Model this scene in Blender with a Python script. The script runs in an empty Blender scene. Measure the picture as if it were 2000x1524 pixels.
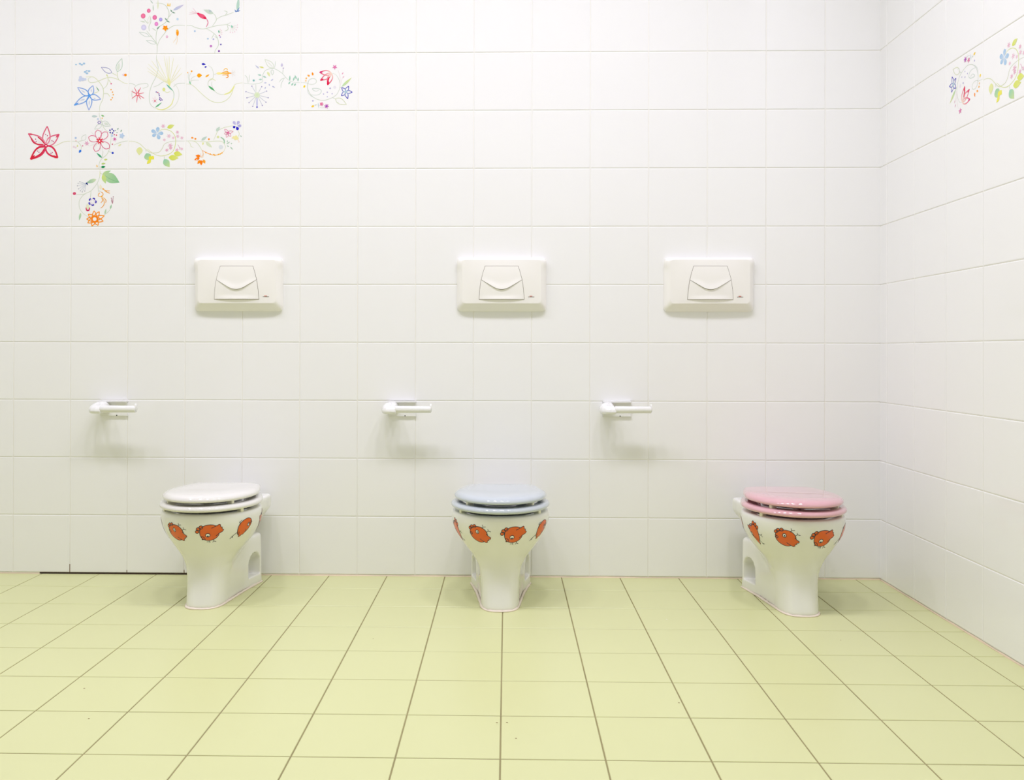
import bpy, bmesh, math, random
from mathutils import Vector, Matrix
from mathutils.bvhtree import BVHTree

sc = bpy.context.scene
COL = sc.collection
random.seed(7)

# ---------------------------------------------------------------- camera
F_PX, CX, CY = 1733.2, 952.6, 680.4
cam_d = bpy.data.cameras.new('camera')
cam = bpy.data.objects.new('camera', cam_d)
COL.objects.link(cam)
cam_d.sensor_fit = 'HORIZONTAL'
cam_d.sensor_width = 36.0
cam_d.lens = 36.0 * F_PX / 2000.0
cam_d.shift_x = (1000.0 - CX) / 2000.0
cam_d.shift_y = (CY - 762.0) / 2000.0
cam_d.clip_start = 0.05
YAW, PITCH, ROLL = 0.02142, 0.00384, 0.00207
cam.rotation_mode = 'XYZ'
cam.matrix_world = (Matrix.Translation((1.7149, -3.0503, 0.7736)) @ Matrix.Rotation(YAW, 4, 'Z')
                    @ Matrix.Rotation(math.pi / 2 + PITCH, 4, 'X') @ Matrix.Rotation(ROLL, 4, 'Z'))
sc.camera = cam

# ---------------------------------------------------------------- world, lamps, exposure
w = bpy.data.worlds.new('world')
sc.world = w
w.use_nodes = True
w.node_tree.nodes['Background'].inputs[0].default_value = (1, 0.98, 0.95, 1)
w.node_tree.nodes['Background'].inputs[1].default_value = 0.3

CEIL = 3.05
LAMPS = [(-0.5, -1.15, 25), (0.5, -1.15, 26), (1.2, -1.25, 27), (1.85, -1.15, 27), (2.5, -1.25, 24),  # leftmost lamp is added, to brighten the back wall's upper left corner
         (1.5, -2.3, 3), (2.35, -3.62, 8)]
for lx, ly, le in LAMPS:
    ld = bpy.data.lights.new('ceiling_spot', 'AREA')
    ld.shape = 'DISK'
    ld.size = 0.28 if ly > -3 else 0.07
    ld.spread = math.radians(142)
    ld.energy = le
    ld.color = (0.98, 0.945, 1.10)
    lo = bpy.data.objects.new('ceiling_spot', ld)
    lo.location = (lx, ly, CEIL - 0.01)
    COL.objects.link(lo)

sc.view_settings.view_transform = 'Standard'
sc.view_settings.look = 'None'
sc.view_settings.gamma = 1.0
sc.view_settings.use_curve_mapping = False
sc.view_settings.exposure = -1.25
sc.cycles.use_denoising = True
sc.cycles.max_bounces = 12
sc.cycles.caustics_reflective = False
sc.cycles.diffuse_bounces = 8

# ---------------------------------------------------------------- materials
def lin(c):
    return tuple(((v / 255.0) / 12.92 if v / 255.0 <= 0.04045 else ((v / 255.0 + 0.055) / 1.055) ** 2.4) for v in c)

def mat(name, rgb, rough=0.3, coat=0.0, metal=0.0, bump=None, spec=0.5, var=0.0, var_scale=6.0):
    m = bpy.data.materials.new(name)
    m.use_nodes = True
    nt = m.node_tree
    b = nt.nodes['Principled BSDF']
    b.inputs['Base Color'].default_value = (*lin(rgb), 1)
    b.inputs['Roughness'].default_value = rough
    b.inputs['Metallic'].default_value = metal
    b.inputs['Specular IOR Level'].default_value = spec
    b.inputs['Coat Weight'].default_value = coat
    b.inputs['Coat Roughness'].default_value = 0.03
    tc = nt.nodes.new('ShaderNodeTexCoord')
    if var > 0:
        nz = nt.nodes.new('ShaderNodeTexNoise')
        nz.inputs['Scale'].default_value = var_scale
        nz.inputs['Detail'].default_value = 3
        nt.links.new(tc.outputs['Object'], nz.inputs['Vector'])
        mx = nt.nodes.new('ShaderNodeMix')
        mx.data_type = 'RGBA'
        a = lin(rgb)
        mx.inputs[6].default_value = (*[v * (1 - var) for v in a], 1)
        mx.inputs[7].default_value = (*[min(1, v * (1 + var)) for v in a], 1)
        nt.links.new(nz.outputs['Fac'], mx.inputs[0])
        nt.links.new(mx.outputs[2], b.inputs['Base Color'])
    if bump:
        s, st = bump
        n2 = nt.nodes.new('ShaderNodeTexNoise')
        n2.inputs['Scale'].default_value = s
        n2.inputs['Detail'].default_value = 1
        nt.links.new(tc.outputs['Object'], n2.inputs['Vector'])
        bp = nt.nodes.new('ShaderNodeBump')
        bp.inputs['Strength'].default_value = st
        bp.inputs['Distance'].default_value = 0.01
        nt.links.new(n2.outputs['Fac'], bp.inputs['Height'])
        nt.links.new(bp.outputs['Normal'], b.inputs['Normal'])
    return m

M_TILE = mat('glazed_white_tile', (238, 238, 239), 0.09, bump=(5, 0.06))
M_GROUT = mat('white_grout', (236, 234, 228), 0.8, var=0.05, var_scale=30)
M_FTILE = mat('green_floor_tile', (203, 206, 153), 0.30, bump=(4, 0.04), var=0.012, var_scale=2.5)
M_FGROUT = mat('olive_floor_grout', (140, 132, 92), 0.9, var=0.2, var_scale=9)
M_PAINT = mat('white_wall_paint', (238, 238, 240), 0.7)
M_REAR = mat('light_grey_paint', (206, 205, 203), 0.7)
M_CAULK = mat('beige_caulk', (214, 196, 168), 0.5, var=0.08, var_scale=14)
M_DARK = mat('open_joint', (62, 48, 34), 0.9, var=0.3, var_scale=60)
M_STAIN = mat('brown_joint_stain', (120, 92, 58), 0.9, var=0.3, var_scale=80)
M_PORC = mat('white_porcelain', (231, 231, 227), 0.05, coat=0.3)
M_WHITE = mat('white_seat_plastic', (224, 222, 218), 0.04, coat=0.5)
M_BLUE = mat('pale_blue_seat_plastic', (190, 198, 205), 0.04, coat=0.5)
M_PINK = mat('pink_seat_plastic', (217, 168, 177), 0.03, coat=1.0)
M_RUB = mat('cream_rubber_pad', (238, 236, 218), 0.5)
M_SEAL = mat('pale_sealant', (226, 214, 200), 0.45, var=0.05, var_scale=30)
M_PLAST = mat('white_plate_plastic', (240, 238, 235), 0.28)
M_HOLD = mat('white_holder_plastic', (231, 231, 230), 0.14)
M_GAP = mat('button_gap', (112, 98, 84), 0.8)
M_BOLT = mat('dull_metal_bolt', (140, 120, 96), 0.4, metal=0.8)
M_SCREW = mat('dark_screw_hole', (40, 40, 34), 0.7)
M_RED = mat('red_print', (206, 92, 74), 0.4)
M_GREY = mat('grey_print', (112, 104, 94), 0.4)
M_ORANGE = mat('orange_decal', (222, 98, 30), 0.12)
M_INK = mat('dark_decal_ink', (44, 40, 52), 0.15)
M_EYEW = mat('white_decal_eye', (240, 240, 236), 0.12)
M_PUP = mat('navy_decal_pupil', (24, 34, 70), 0.12)

m = bpy.data.materials.new('glaze_paint')
m.use_nodes = True
at = m.node_tree.nodes.new('ShaderNodeAttribute')
at.attribute_name = 'Col'
bs = m.node_tree.nodes['Principled BSDF']
bs.inputs['Roughness'].default_value = 0.1
m.node_tree.links.new(at.outputs['Color'], bs.inputs['Base Color'])
M_GLAZE = m

# ---------------------------------------------------------------- helpers
def link(name, bm, material, parent=None, smooth=False, angle=None):
    me = bpy.data.meshes.new(name)
    bm.to_mesh(me)
    bm.free()
    for mm in (material if isinstance(material, (list, tuple)) else [material]):
        me.materials.append(mm)
    if smooth:
        for p in me.polygons:
            p.use_smooth = True
        if angle:
            try:
                me.set_sharp_from_angle(angle=math.radians(angle))
            except Exception:
                pass
    o = bpy.data.objects.new(name, me)
    COL.objects.link(o)
    if parent:
        o.parent = parent
    return o

def tag(o, label, cat, group=None):
    o['label'] = label
    o['category'] = cat
    if group:
        o['group'] = group
    return o

def struct(o):
    o['kind'] = 'structure'
    return o

def thing(name, label, cat, loc, rz=0, group=None):
    o = bpy.data.objects.new(name, None)
    COL.objects.link(o)
    o.location = loc
    o.rotation_euler = (0, 0, rz)
    o.empty_display_size = 0.05
    return tag(o, label, cat, group)

def copy_tree(o, parent=None):
    c = o.copy()
    COL.objects.link(c)
    if parent:
        c.parent = parent
    for ch in list(o.children):
        copy_tree(ch, c)
    return c

def box(bm, x0, x1, y0, y1, z0, z1, mi=0):
    vs = [bm.verts.new(p) for p in ((x0, y0, z0), (x1, y0, z0), (x1, y1, z0), (x0, y1, z0),
                                    (x0, y0, z1), (x1, y0, z1), (x1, y1, z1), (x0, y1, z1))]
    for f in ((0, 3, 2, 1), (4, 5, 6, 7), (0, 1, 5, 4), (1, 2, 6, 5), (2, 3, 7, 6), (3, 0, 4, 7)):
        bm.faces.new([vs[i] for i in f]).material_index = mi

def loft(bm, rings, cap0=True, cap1=True, closed=True, mi=0):
    vr = [[bm.verts.new(p) for p in r] for r in rings]
    n = len(vr[0])
    for a, b in zip(vr[:-1], vr[1:]):
        for i in range(n if closed else n - 1):
            j = (i + 1) % n
            bm.faces.new((a[i], a[j], b[j], b[i])).material_index = mi
    if cap0:
        bm.faces.new(list(reversed(vr[0]))).material_index = mi
    if cap1:
        bm.faces.new(vr[-1]).material_index = mi
    return vr

def fix(bm):
    bmesh.ops.recalc_face_normals(bm, faces=bm.faces[:])
    return bm

def cyl(bm, p0, p1, r0, r1=None, n=20, rnd=0.0, mi=0):
    r1 = r0 if r1 is None else r1
    a, b = Vector(p0), Vector(p1)
    d = (b - a).normalized()
    u = d.orthogonal().normalized()
    v = d.cross(u)
    L = (b - a).length
    st = [(0, r0), (L, r1)]
    if rnd:
        st = [(0, r0 - rnd), (rnd * 0.3, r0 - rnd * 0.3), (rnd, r0), (L - rnd, r1), (L - rnd * 0.3, r1 - rnd * 0.3), (L, r1 - rnd)]
    rings = [[a + d * t + (u * math.cos(k * 2 * math.pi / n) + v * math.sin(k * 2 * math.pi / n)) * r for k in range(n)] for t, r in st]
    loft(bm, rings, mi=mi)

def spline(pts, n=8, closed=False):
    P = [Vector((*p, 0)) if len(p) == 2 else Vector(p) for p in pts]
    if len(P) < 3 and not closed:
        return [P[0].lerp(P[-1], t / n) for t in range(n + 1)]
    out = []
    m_ = len(P)
    segs = m_ if closed else m_ - 1
    for i in range(segs):
        if closed:
            p0, p1, p2, p3 = P[(i - 1) % m_], P[i], P[(i + 1) % m_], P[(i + 2) % m_]
        else:
            p0, p1, p2, p3 = P[max(i - 1, 0)], P[i], P[i + 1], P[min(i + 2, m_ - 1)]
        for k in range(n):
            t = k / n
            out.append(0.5 * ((2 * p1) + (-p0 + p2) * t + (2 * p0 - 5 * p1 + 4 * p2 - p3) * t * t + (-p0 + 3 * p1 - 3 * p2 + p3) * t ** 3))
    if not closed:
        out.append(P[-1].copy())
    return out

# ---------------------------------------------------------------- room shell
T = 0.2
Z0 = 0.00406
XR = 2.98598
K0 = 0.25369
XL = -1.2
YB = -4.2
C0, R0 = 1.30412 % T, 0.16215

def tile_faces(bm, mp, u0, u1, v0, v1, gap, mi=0, rise=0.0, tilt=0.0, prof=((0, .0026), (.0004, .0012), (.0012, .0003), (.003, 0))):
    if u1 - u0 < 0.008 or v1 - v0 < 0.008:
        return
    u0 += gap; u1 -= gap; v0 += gap; v1 -= gap
    a, b = random.uniform(-tilt, tilt), random.uniform(-tilt, tilt)
    uc, vc = (u0 + u1) / 2, (v0 + v1) / 2
    rings = []
    for ins, d in prof:
        q = [(u0 + ins, v0 + ins), (u1 - ins, v0 + ins), (u1 - ins, v1 - ins), (u0 + ins, v1 - ins)]
        rings.append([mp(u, v, d + (u - uc) * a + (v - vc) * b) for u, v in q])
    vr = [[bm.verts.new(p) for p in r] for r in rings]
    for r, s in zip(vr[:-1], vr[1:]):
        for i in range(4):
            j = (i + 1) % 4
            bm.faces.new((r[i], r[j], s[j], s[i])).material_index = mi
    bm.faces.new(vr[-1]).material_index = mi

def cuts(lo, hi, first):
    k = math.ceil((lo - first) / T - 1e-6)
    e = [lo]
    while first + k * T < hi - 1e-6:
        if first + k * T > lo + 1e-6:
            e.append(first + k * T)
        k += 1
    return e + [hi]

DECOR_BACK = {(2, 9), (3, 9), (1, 8), (2, 8), (3, 8), (4, 8), (5, 8), (0, 7), (1, 7), (2, 7), (3, 7), (1, 6)}
DECOR_RIGHT = {(1, 7), (2, 7)}

# back wall: tiles proud of the grout bed, one mesh
bm = bmesh.new()
mp = lambda u, v, d: (u, d, v)
ue, ve = cuts(XL, XR + 0.004, 0.0), cuts(Z0, CEIL, Z0)
for a, b in zip(ue[:-1], ue[1:]):
    for c, d in zip(ve[:-1], ve[1:]):
        if (round(a / T), round((c - Z0) / T)) in DECOR_BACK:
            continue
        tile_faces(bm, mp, a, b, c, d, 0.0008, 0, tilt=0.0012)
box(bm, XL - 0.1, XR + 0.1, 0.0018, 0.1, -0.1, CEIL, 1)
for x, h, hw in ((0.2, .033, .0011), (0.4, .014, .001), (0.6, .016, .001)):   # dirty joints near the floor
    box(bm, x - hw, x + hw, 0.0008, 0.0019, 0.0, h, 3)
box(bm, 0.095, 0.66, 0.0006, 0.0019, 0.0, Z0 + 0.0012, 2)
wall_back = struct(link('wall_back', bm, [M_TILE, M_GROUT, M_DARK, M_STAIN]))

# right wall
bm = bmesh.new()
mpr = lambda u, v, d: (XR + d, -u, v)
ue = cuts(-0.004, -YB, K0)
for a, b in zip(ue[:-1], ue[1:]):
    for c, d in zip(ve[:-1], ve[1:]):
        if (round((a - K0) / T), round((c - Z0) / T)) in DECOR_RIGHT:
            continue
        tile_faces(bm, mpr, a, b, c, d, 0.0008, 0, tilt=0.0012)
box(bm, XR + 0.0018, XR + 0.1, YB - 0.1, 0.0018, -0.1, CEIL, 1)
struct(link('wall_right', bm, [M_TILE, M_GROUT]))

# floor
bm = bmesh.new()
mpf = lambda u, v, d: (u, v, -d)
ue = cuts(XL, XR, C0)
ve2 = cuts(YB, 0.0, -R0)
for a, b in zip(ue[:-1], ue[1:]):
    for c, d in zip(ve2[:-1], ve2[1:]):
        tile_faces(bm, mpf, a, b, c, d, 0.0013, 0, tilt=0.0010, prof=((0, .002), (.0003, .0009), (.001, .0002), (.0022, 0)))
box(bm, XL - 0.1, XR + 0.1, YB - 0.1, 0.1, -0.1, -0.0012, 1)
for sx, sy, sr, pale in [(1.696, -1.198, 0.0016, 0), (1.717, -1.197, 0.0017, 0), (0.749, -1.035, 0.0018, 0), (0.838, -1.2, 0.0016, 0), (2.096, -1.082, 0.0016, 0), (1.357, -0.666, 0.0013, 0), (2.179, -0.469, 0.0022, 1), (1.735, -1.272, 0.0015, 0), (2.613, -0.644, 0.0014, 0)]:   # specks of dirt and one pale chip
    vs = [bm.verts.new((sx + sr * 1.3 * math.cos(k * math.pi / 4), sy + sr * math.sin(k * math.pi / 4), 0.0003)) for k in range(8)]
    bm.faces.new(vs).material_index = 3 if pale else 2
struct(link('floor', bm, [M_FTILE, M_FGROUT, M_STAIN, M_GROUT]))

# out of frame: ceiling, left and rear wall close the room so light bounces as it does there
bm = bmesh.new(); box(bm, XL - 0.1, XR + 0.1, YB - 0.1, 0.1, CEIL, CEIL + 0.1); struct(link('ceiling', bm, M_PAINT))
bm = bmesh.new(); box(bm, XL - 0.1, XL, YB - 0.1, 0.1, -0.1, CEIL); struct(link('wall_left', bm, M_PAINT))
bm = bmesh.new(); box(bm, XL, XR, YB - 0.1, YB, -0.1, CEIL); struct(link('wall_rear', bm, M_REAR))

# caulk joints where the walls meet the floor
def caulk(name, pts, nrm):
    bm = bmesh.new()
    n = Vector(nrm)
    rings = []
    L = sum((Vector(b) - Vector(a)).length for a, b in zip(pts[:-1], pts[1:]))
    N = int(L / 0.05)
    a, b = Vector(pts[0]), Vector(pts[-1])
    for k in range(N + 1):
        p = a.lerp(b, k / N)
        s = random.uniform(0.0022, 0.0040)
        rings.append([p, p + n * s, p + n * s * 0.55 + Vector((0, 0, s * 0.55)), p + Vector((0, 0, s * 1.1))])
    loft(bm, rings)
    struct(link(name, fix(bm), M_CAULK))
caulk('trim_1', [(0.66, 0.0005, 0), (XR, 0.0005, 0)], (0, -1, 0))
caulk('trim_2', [(XR + 0.0005, 0, 0), (XR + 0.0005, YB, 0)], (-1, 0, 0))
caulk('trim_3', [(XL, 0.0005, 0), (0.095, 0.0005, 0)], (0, -1, 0))

# ---------------------------------------------------------------- decorated tiles
class Paint:
    """Brush strokes on one tile, in the tile's own plane (u right, v up, metres)."""
    def __init__(s, frame):
        s.f = frame
        s.parts = {}
        s.layer = 0
    def uv(s, p):
        x0, y0, x1, y1 = s.f
        return ((p[0] - x0) / (x1 - x0) * T, (y1 - p[1]) / (y1 - y0) * T)
    def put(s, part, verts, faces, cols):
        s.layer += 1
        d = -(0.00012 + 0.000006 * (s.layer % 60))
        V, Fc, C = s.parts.setdefault(part, ([], [], []))
        o = len(V)
        lim = lambda t: min(T - 0.002, max(0.002, t))
        for p in verts:
            u, v = s.uv(p)
            V.append((lim(u), d, lim(v)))
        Fc += [[i + o for i in f] for f in faces]
        C += [tuple(min(1, k * 0.9) for k in lin(c)) for c in cols]
    def curve(s, part, pts, col, w=11, col2=None, taper=0.35, closed=False):
        P = spline(pts, 7, closed)
        if closed:
            P.append(P[0].copy())
        n = len(P)
        V, C, Fc = [], [], []
        for i, p in enumerate(P):
            t = (P[min(i + 1, n - 1)] - P[max(i - 1, 0)])
            t = t.normalized() if t.length > 1e-9 else Vector((1, 0, 0))
            q = i / (n - 1)
            ww = w / 2 * (1 if closed else (taper + (1 - taper) * math.sin(math.pi * q) ** 0.5 if 0 < q < 1 else taper))
            nrm = Vector((-t.y, t.x, 0)) * ww
            V += [p + nrm, p - nrm]
            c = col if col2 is None else tuple(col[k] + (col2[k] - col[k]) * q for k in range(3))
            C += [c, c]
        for i in range(n - 1):
            Fc.append((2 * i, 2 * i + 1, 2 * i + 3, 2 * i + 2))
        s.put(part, V, Fc, C)
    def _almond(s, x0, y0, x1, y1, w, rnd=False, n=9):
        a, b = Vector((x0, y0, 0)), Vector((x1, y1, 0))
        d = b - a
        nr = Vector((-d.y, d.x, 0)).normalized()
        up, dn = [], []
        for i in range(n + 1):
            q = i / n
            if rnd:
                h = w / 2 * (math.sin(math.pi * q ** 1.5) ** 0.6 if 0 < q < 1 else 0)
            else:
                h = w / 2 * (math.sin(math.pi * q ** 0.85) * (1 - 0.25 * q) * 1.15 if 0 < q < 1 else 0)
            p = a + d * q
            up.append(p + nr * h)
            dn.append(p - nr * h)
        return up, dn
    def leaf(s, part, x0, y0, x1, y1, w, col, col2=None, rnd=False):
        up, dn = s._almond(x0, y0, x1, y1, w, rnd)
        n = len(up)
        V, C, Fc = [], [], []
        for i in range(n):
            q = i / (n - 1)
            c = col if col2 is None else tuple(col[k] + (col2[k] - col[k]) * q for k in range(3))
            V += [up[i], dn[i]]
            C += [c, c]
        for i in range(n - 1):
            Fc.append((2 * i, 2 * i + 1, 2 * i + 3, 2 * i + 2))
        s.put(part, V, Fc, C)
    def leafo(s, part, x0, y0, x1, y1, w, col, lw=8, col2=None, rnd=False):
        up, dn = s._almond(x0, y0, x1, y1, w, rnd, 6)
        s.curve(part, [tuple(p)[:2] for p in up], col, lw, col2, 0.8)
        s.curve(part, [tuple(p)[:2] for p in dn], col, lw, col2, 0.8)
    def dot(s, part, x, y, r, col, ry=None, col2=None):
        ry = r if ry is None else ry
        n = 12
        V = [Vector((x, y, 0))] + [Vector((x + r * math.cos(2 * math.pi * k / n), y + ry * math.sin(2 * math.pi * k / n), 0)) for k in range(n)]
        s.put(part, V, [(0, 1 + k, 1 + (k + 1) % n) for k in range(n)], [col2 or col] + [col] * n)
    def dots(s, part, pts, r, col):
        for x, y in pts:
            s.dot(part, x, y, r, col)
    def burst(s, part, cx, cy, ends, col, w=8, col2=None, tip=0, tipcol=None):
        for e in ends:
            s.curve(part, [(cx, cy), e], col, w, col2)
            if tip:
                s.dot(part, e[0], e[1], tip, tipcol or col)
    def star(s, part, cx, cy, r, col, n=5, w=None, rot=0.3):
        for k in range(n):
            a = rot + 2 * math.pi * k / n
            s.leaf(part, cx, cy, cx + r * math.cos(a), cy + r * math.sin(a), w or r * 0.45, col)
    def flower(s, part, cx, cy, tips, w, col, lw=14, col2=None, rnd=False):
        for x, y in tips:
            s.leafo(part, cx, cy, x, y, w, col2 or col, lw, col, rnd)
    def gather(s, main):
        """keep the main flowers as parts of their own, put the small ones together"""
        out = {}
        for pn, (V, Fc, C) in s.parts.items():
            k = pn if '#' not in pn or int(pn.split('#')[1]) in main else BR
            a, b, c = out.setdefault(k, ([], [], []))
            o = len(a)
            a += V
            b += [[i + o for i in f] for f in Fc]
            c += C
        s.parts = out
    def build(s, name, loc, rz, label, group):
        bm = bmesh.new()
        tile_faces(bm, lambda u, v, d: (u, d, v), 0, T, 0, T, 0.0008)
        u0, u1, d0, d1 = 0.001, T - 0.001, 0.0017, 0.0026
        root = link(name, bm, M_TILE)
        root.location = loc
        root.rotation_euler = (0, 0, rz)
        tag(root, label, 'tile', group)
        for pn, (V, Fc, C) in s.parts.items():
            me = bpy.data.meshes.new(pn)
            me.from_pydata(V, [], Fc)
            ca = me.color_attributes.new('Col', 'FLOAT_COLOR', 'POINT')
            for i, c in enumerate(C):
                ca.data[i].color = (*c, 1)
            me.materials.append(M_GLAZE)
            bm2 = bmesh.new(); bm2.from_mesh(me)
            for f in bm2.faces:
                f.normal_update()
                if f.normal.y > 0:
                    f.normal_flip()
            bm2.to_mesh(me); bm2.free()
            o = bpy.data.objects.new(pn.split('#')[0], me)
            COL.objects.link(o)
            o.parent = root
        return root

PG, GG, YG = (208, 220, 200), (196, 210, 196), (228, 232, 184)
VN, LF, BR = 'painted_vine', 'painted_leaves', 'painted_blossoms'
FL = lambda k: 'painted_flower#%d' % k

tiles = {}
# --- tree with round berries
p = tiles['tree'] = Paint((95, -46, 1022, 895))
for c in ([(555, 895), (558, 780), (545, 715), (480, 630), (385, 510)], [(545, 715), (540, 620), (552, 520), (590, 450), (690, 380), (740, 290), (745, 200), (700, 110), (640, 72), (530, 60)],
          [(560, 760), (600, 660), (660, 580), (720, 500), (800, 445), (870, 425), (1022, 428)], [(430, 520), (425, 440), (455, 360), (440, 265)],
          [(410, 400), (340, 320)], [(480, 470), (540, 515)], [(740, 300), (790, 230)], [(480, 600), (430, 607)]):
    p.curve(VN, c, PG, 11)
p.leafo(LF, 540, 725, 380, 670, 46, (200, 216, 206)); p.leafo(LF, 430, 605, 265, 535, 50, (200, 216, 206))
p.leaf(LF, 365, 372, 275, 350, 22, (215, 225, 210)); p.leaf(LF, 495, 190, 490, 80, 20, (205, 220, 205)); p.leaf(LF, 568, 165, 570, 0, 18, (228, 234, 196))
p.leaf(LF, 490, 70, 440, 8, 16, (190, 208, 196))
for q in ((795, 205, 772, 165), (795, 205, 852, 230), (715, 345, 680, 302), (710, 350, 766, 378), (550, 490, 605, 432)):
    p.leaf(LF, *q, 22, (110, 150, 130), (165, 195, 170))
p.leafo(LF, 410, 390, 440, 262, 36, (226, 230, 212), 6)
for x, y, r, c in ((420, 185, 31, (232, 110, 158)), (330, 270, 38, (230, 105, 150)), (517, 295, 36, (225, 105, 160)), (615, 330, 28, (165, 155, 225)), (545, 402, 31, (224, 130, 200)), (340, 458, 42, (208, 204, 236)), (717, 612, 20, (228, 185, 212)), (887, 325, 17, (180, 208, 236))):
    p.dot(BR, x, y, r, c, r * 1.12, tuple(min(255, v + 25) for v in c))
p.leaf(FL(1), 815, 180, 992, 88, 44, (188, 200, 230), (214, 204, 232))
p.star(FL(2), 690, 470, 52, (255, 152, 0), 5, 34)
p.dot(FL(2), 690, 470, 24, (255, 152, 0))
p.dot(FL(3), 887, 548, 22, (255, 158, 10), 52); p.dot(FL(3), 882, 515, 18, (255, 190, 70), 20)
p.curve(FL(3), [(880, 600), (860, 650), (815, 710)], (250, 228, 196), 9); p.curve(FL(3), [(888, 605), (885, 680), (862, 745)], (250, 228, 196), 9)
p.dots(FL(4), [(730, 78), (765, 78), (742, 100), (762, 104), (725, 100)], 11, (250, 214, 120))
# --- pink bell flower
p = tiles['bell'] = Paint((1022, -46, 1950, 885))
for c in ([(1022, 428), (1110, 427), (1170, 455), (1270, 480), (1350, 475), (1460, 445), (1560, 425), (1680, 412), (1750, 378)], [(1350, 478), (1430, 520), (1520, 600), (1550, 690), (1545, 760), (1500, 830), (1492, 882)],
          [(1450, 440), (1500, 370), (1515, 330), (1500, 270), (1465, 235)], [(1515, 330), (1590, 285), (1680, 258), (1800, 215)], [(1660, 262), (1690, 210), (1640, 190)], [(1690, 415), (1750, 440)], [(1690, 420), (1705, 490), (1650, 520)], [(1480, 560), (1440, 640)], [(1540, 640), (1490, 600)]):
    p.curve(VN, c, PG, 10)
p.leaf(LF, 1470, 235, 1305, 170, 62, (206, 222, 206)); p.curve(LF, [(1410, 215), (1395, 165)], (150, 175, 200), 8); p.curve(LF, [(1430, 215), (1425, 175)], (150, 175, 200), 8)
p.leaf(FL(1), 1855, 200, 1878, -40, 46, (176, 214, 200), (196, 222, 210))
for q in ((1850, 205, 1892, 132), (1850, 205, 1803, 172), (1850, 205, 1905, 184), (1850, 205, 1812, 205)):
    p.leaf(FL(1), *q, 16, (70, 110, 190), (140, 170, 215))
p.leaf(FL(2), 1358, 318, 1190, 222, 66, (240, 110, 140), (240, 70, 115)); p.leaf(FL(2), 1358, 320, 1300, 285, 34, (230, 40, 90)); p.leaf(FL(2), 1200, 225, 1262, 245, 24, (235, 20, 85))
p.burst(FL(2), 1205, 230, [(1130, 138), (1110, 188), (1080, 215), (1068, 245)], (240, 190, 205), 6)
p.curve(FL(2), [(1355, 315), (1382, 380), (1352, 452)], (230, 110, 150), 13)
p.burst(FL(3), 1765, 450, [(1858, 420), (1857, 460), (1842, 500), (1815, 532), (1780, 545), (1740, 540)], (236, 232, 226), 6, tip=7, tipcol=(246, 190, 212)); p.leaf(FL(3), 1772, 470, 1763, 420, 26, (130, 200, 175))
p.burst(FL(4), 1555, 525, [(1580, 488), (1600, 510), (1607, 540), (1605, 570)], (236, 232, 226), 6, tip=6, tipcol=(246, 190, 212)); p.leaf(FL(4), 1562, 548, 1550, 502, 20, (120, 195, 165))
for x, y, r, c in ((1380, 640, 15, (184, 208, 236)), (1470, 648, 14, (190, 190, 228)), (1582, 615, 12, (180, 170, 225)), (1590, 735, 14, (120, 110, 195)), (1430, 760, 20, (205, 130, 205)), (1560, 843, 17, (140, 80, 180)), (1567, 590, 10, (220, 100, 160)), (1168, 517, 15, (170, 200, 236))):
    p.dot(BR, x, y, r, c)
# --- blue outline flower
p = tiles['blue'] = Paint((75, 65, 1015, 1000))
for c in ([(545, 998), (545, 900), (590, 800), (605, 690), (590, 600), (520, 500), (450, 440), (400, 428), (310, 430)], [(400, 428), (350, 470), (380, 520), (440, 522), (520, 500), (600, 465), (700, 440), (790, 455), (870, 490), (940, 530), (1015, 540)],
          [(590, 630), (650, 580), (680, 500), (675, 440), (660, 395)], [(860, 485), (835, 430), (830, 350)], [(690, 480), (728, 535)], [(605, 705), (670, 705), (712, 755)], [(740, 365), (820, 410)], [(430, 705), (520, 670)]):
    p.curve(VN, c, (212, 222, 200), 11, YG)
p.flower(FL(1), 372, 738, [(175, 600), (430, 570), (560, 795), (365, 972), (118, 892)], 86, (166, 184, 236), 16, (96, 158, 236))
p.leaf(FL(1), 118, 892, 200, 850, 26, (80, 160, 240)); p.dot(FL(1), 370, 732, 24, (90, 160, 240))
for q in ((300, 685, 235, 645), (405, 680, 400, 620), (440, 775, 480, 790), (300, 790, 215, 815), (370, 810, 370, 900)):
    p.leaf(FL(1), *q, 18, (206, 216, 240))
p.leafo(LF, 830, 350, 905, 132, 92, (180, 212, 186)); p.leaf(LF, 838, 330, 862, 200, 46, (226, 236, 222)); p.leafo(LF, 740, 365, 565, 275, 74, (140, 142, 200)); p.leaf(LF, 535, 668, 478, 582, 16, (140, 190, 150)); p.leaf(LF, 665, 425, 655, 380, 20, (224, 230, 160))
p.dot(BR, 932, 398, 16, (226, 170, 210)); p.dot(BR, 932, 398, 9, (250, 246, 248)); p.dot(BR, 965, 402, 22, (255, 150, 0)); p.dot(BR, 730, 542, 13, (226, 120, 160))
p.dots(BR, [(728, 640), (752, 680), (765, 722), (750, 772), (728, 803)], 11, (252, 176, 50))
for x, y, r in ((215, 215, 20), (245, 232, 20), (280, 212, 22), (300, 350, 22), (330, 372, 22), (365, 335, 22), (325, 330, 16), (150, 228, 16)):
    p.dot(FL(2), x, y, r, (168, 204, 236), r * 0.7)
for x, y, r in ((225, 440, 26), (215, 480, 26), (262, 470, 28), (300, 470, 20)):
    p.dot(FL(3), x, y, r, (206, 216, 242))
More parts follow.
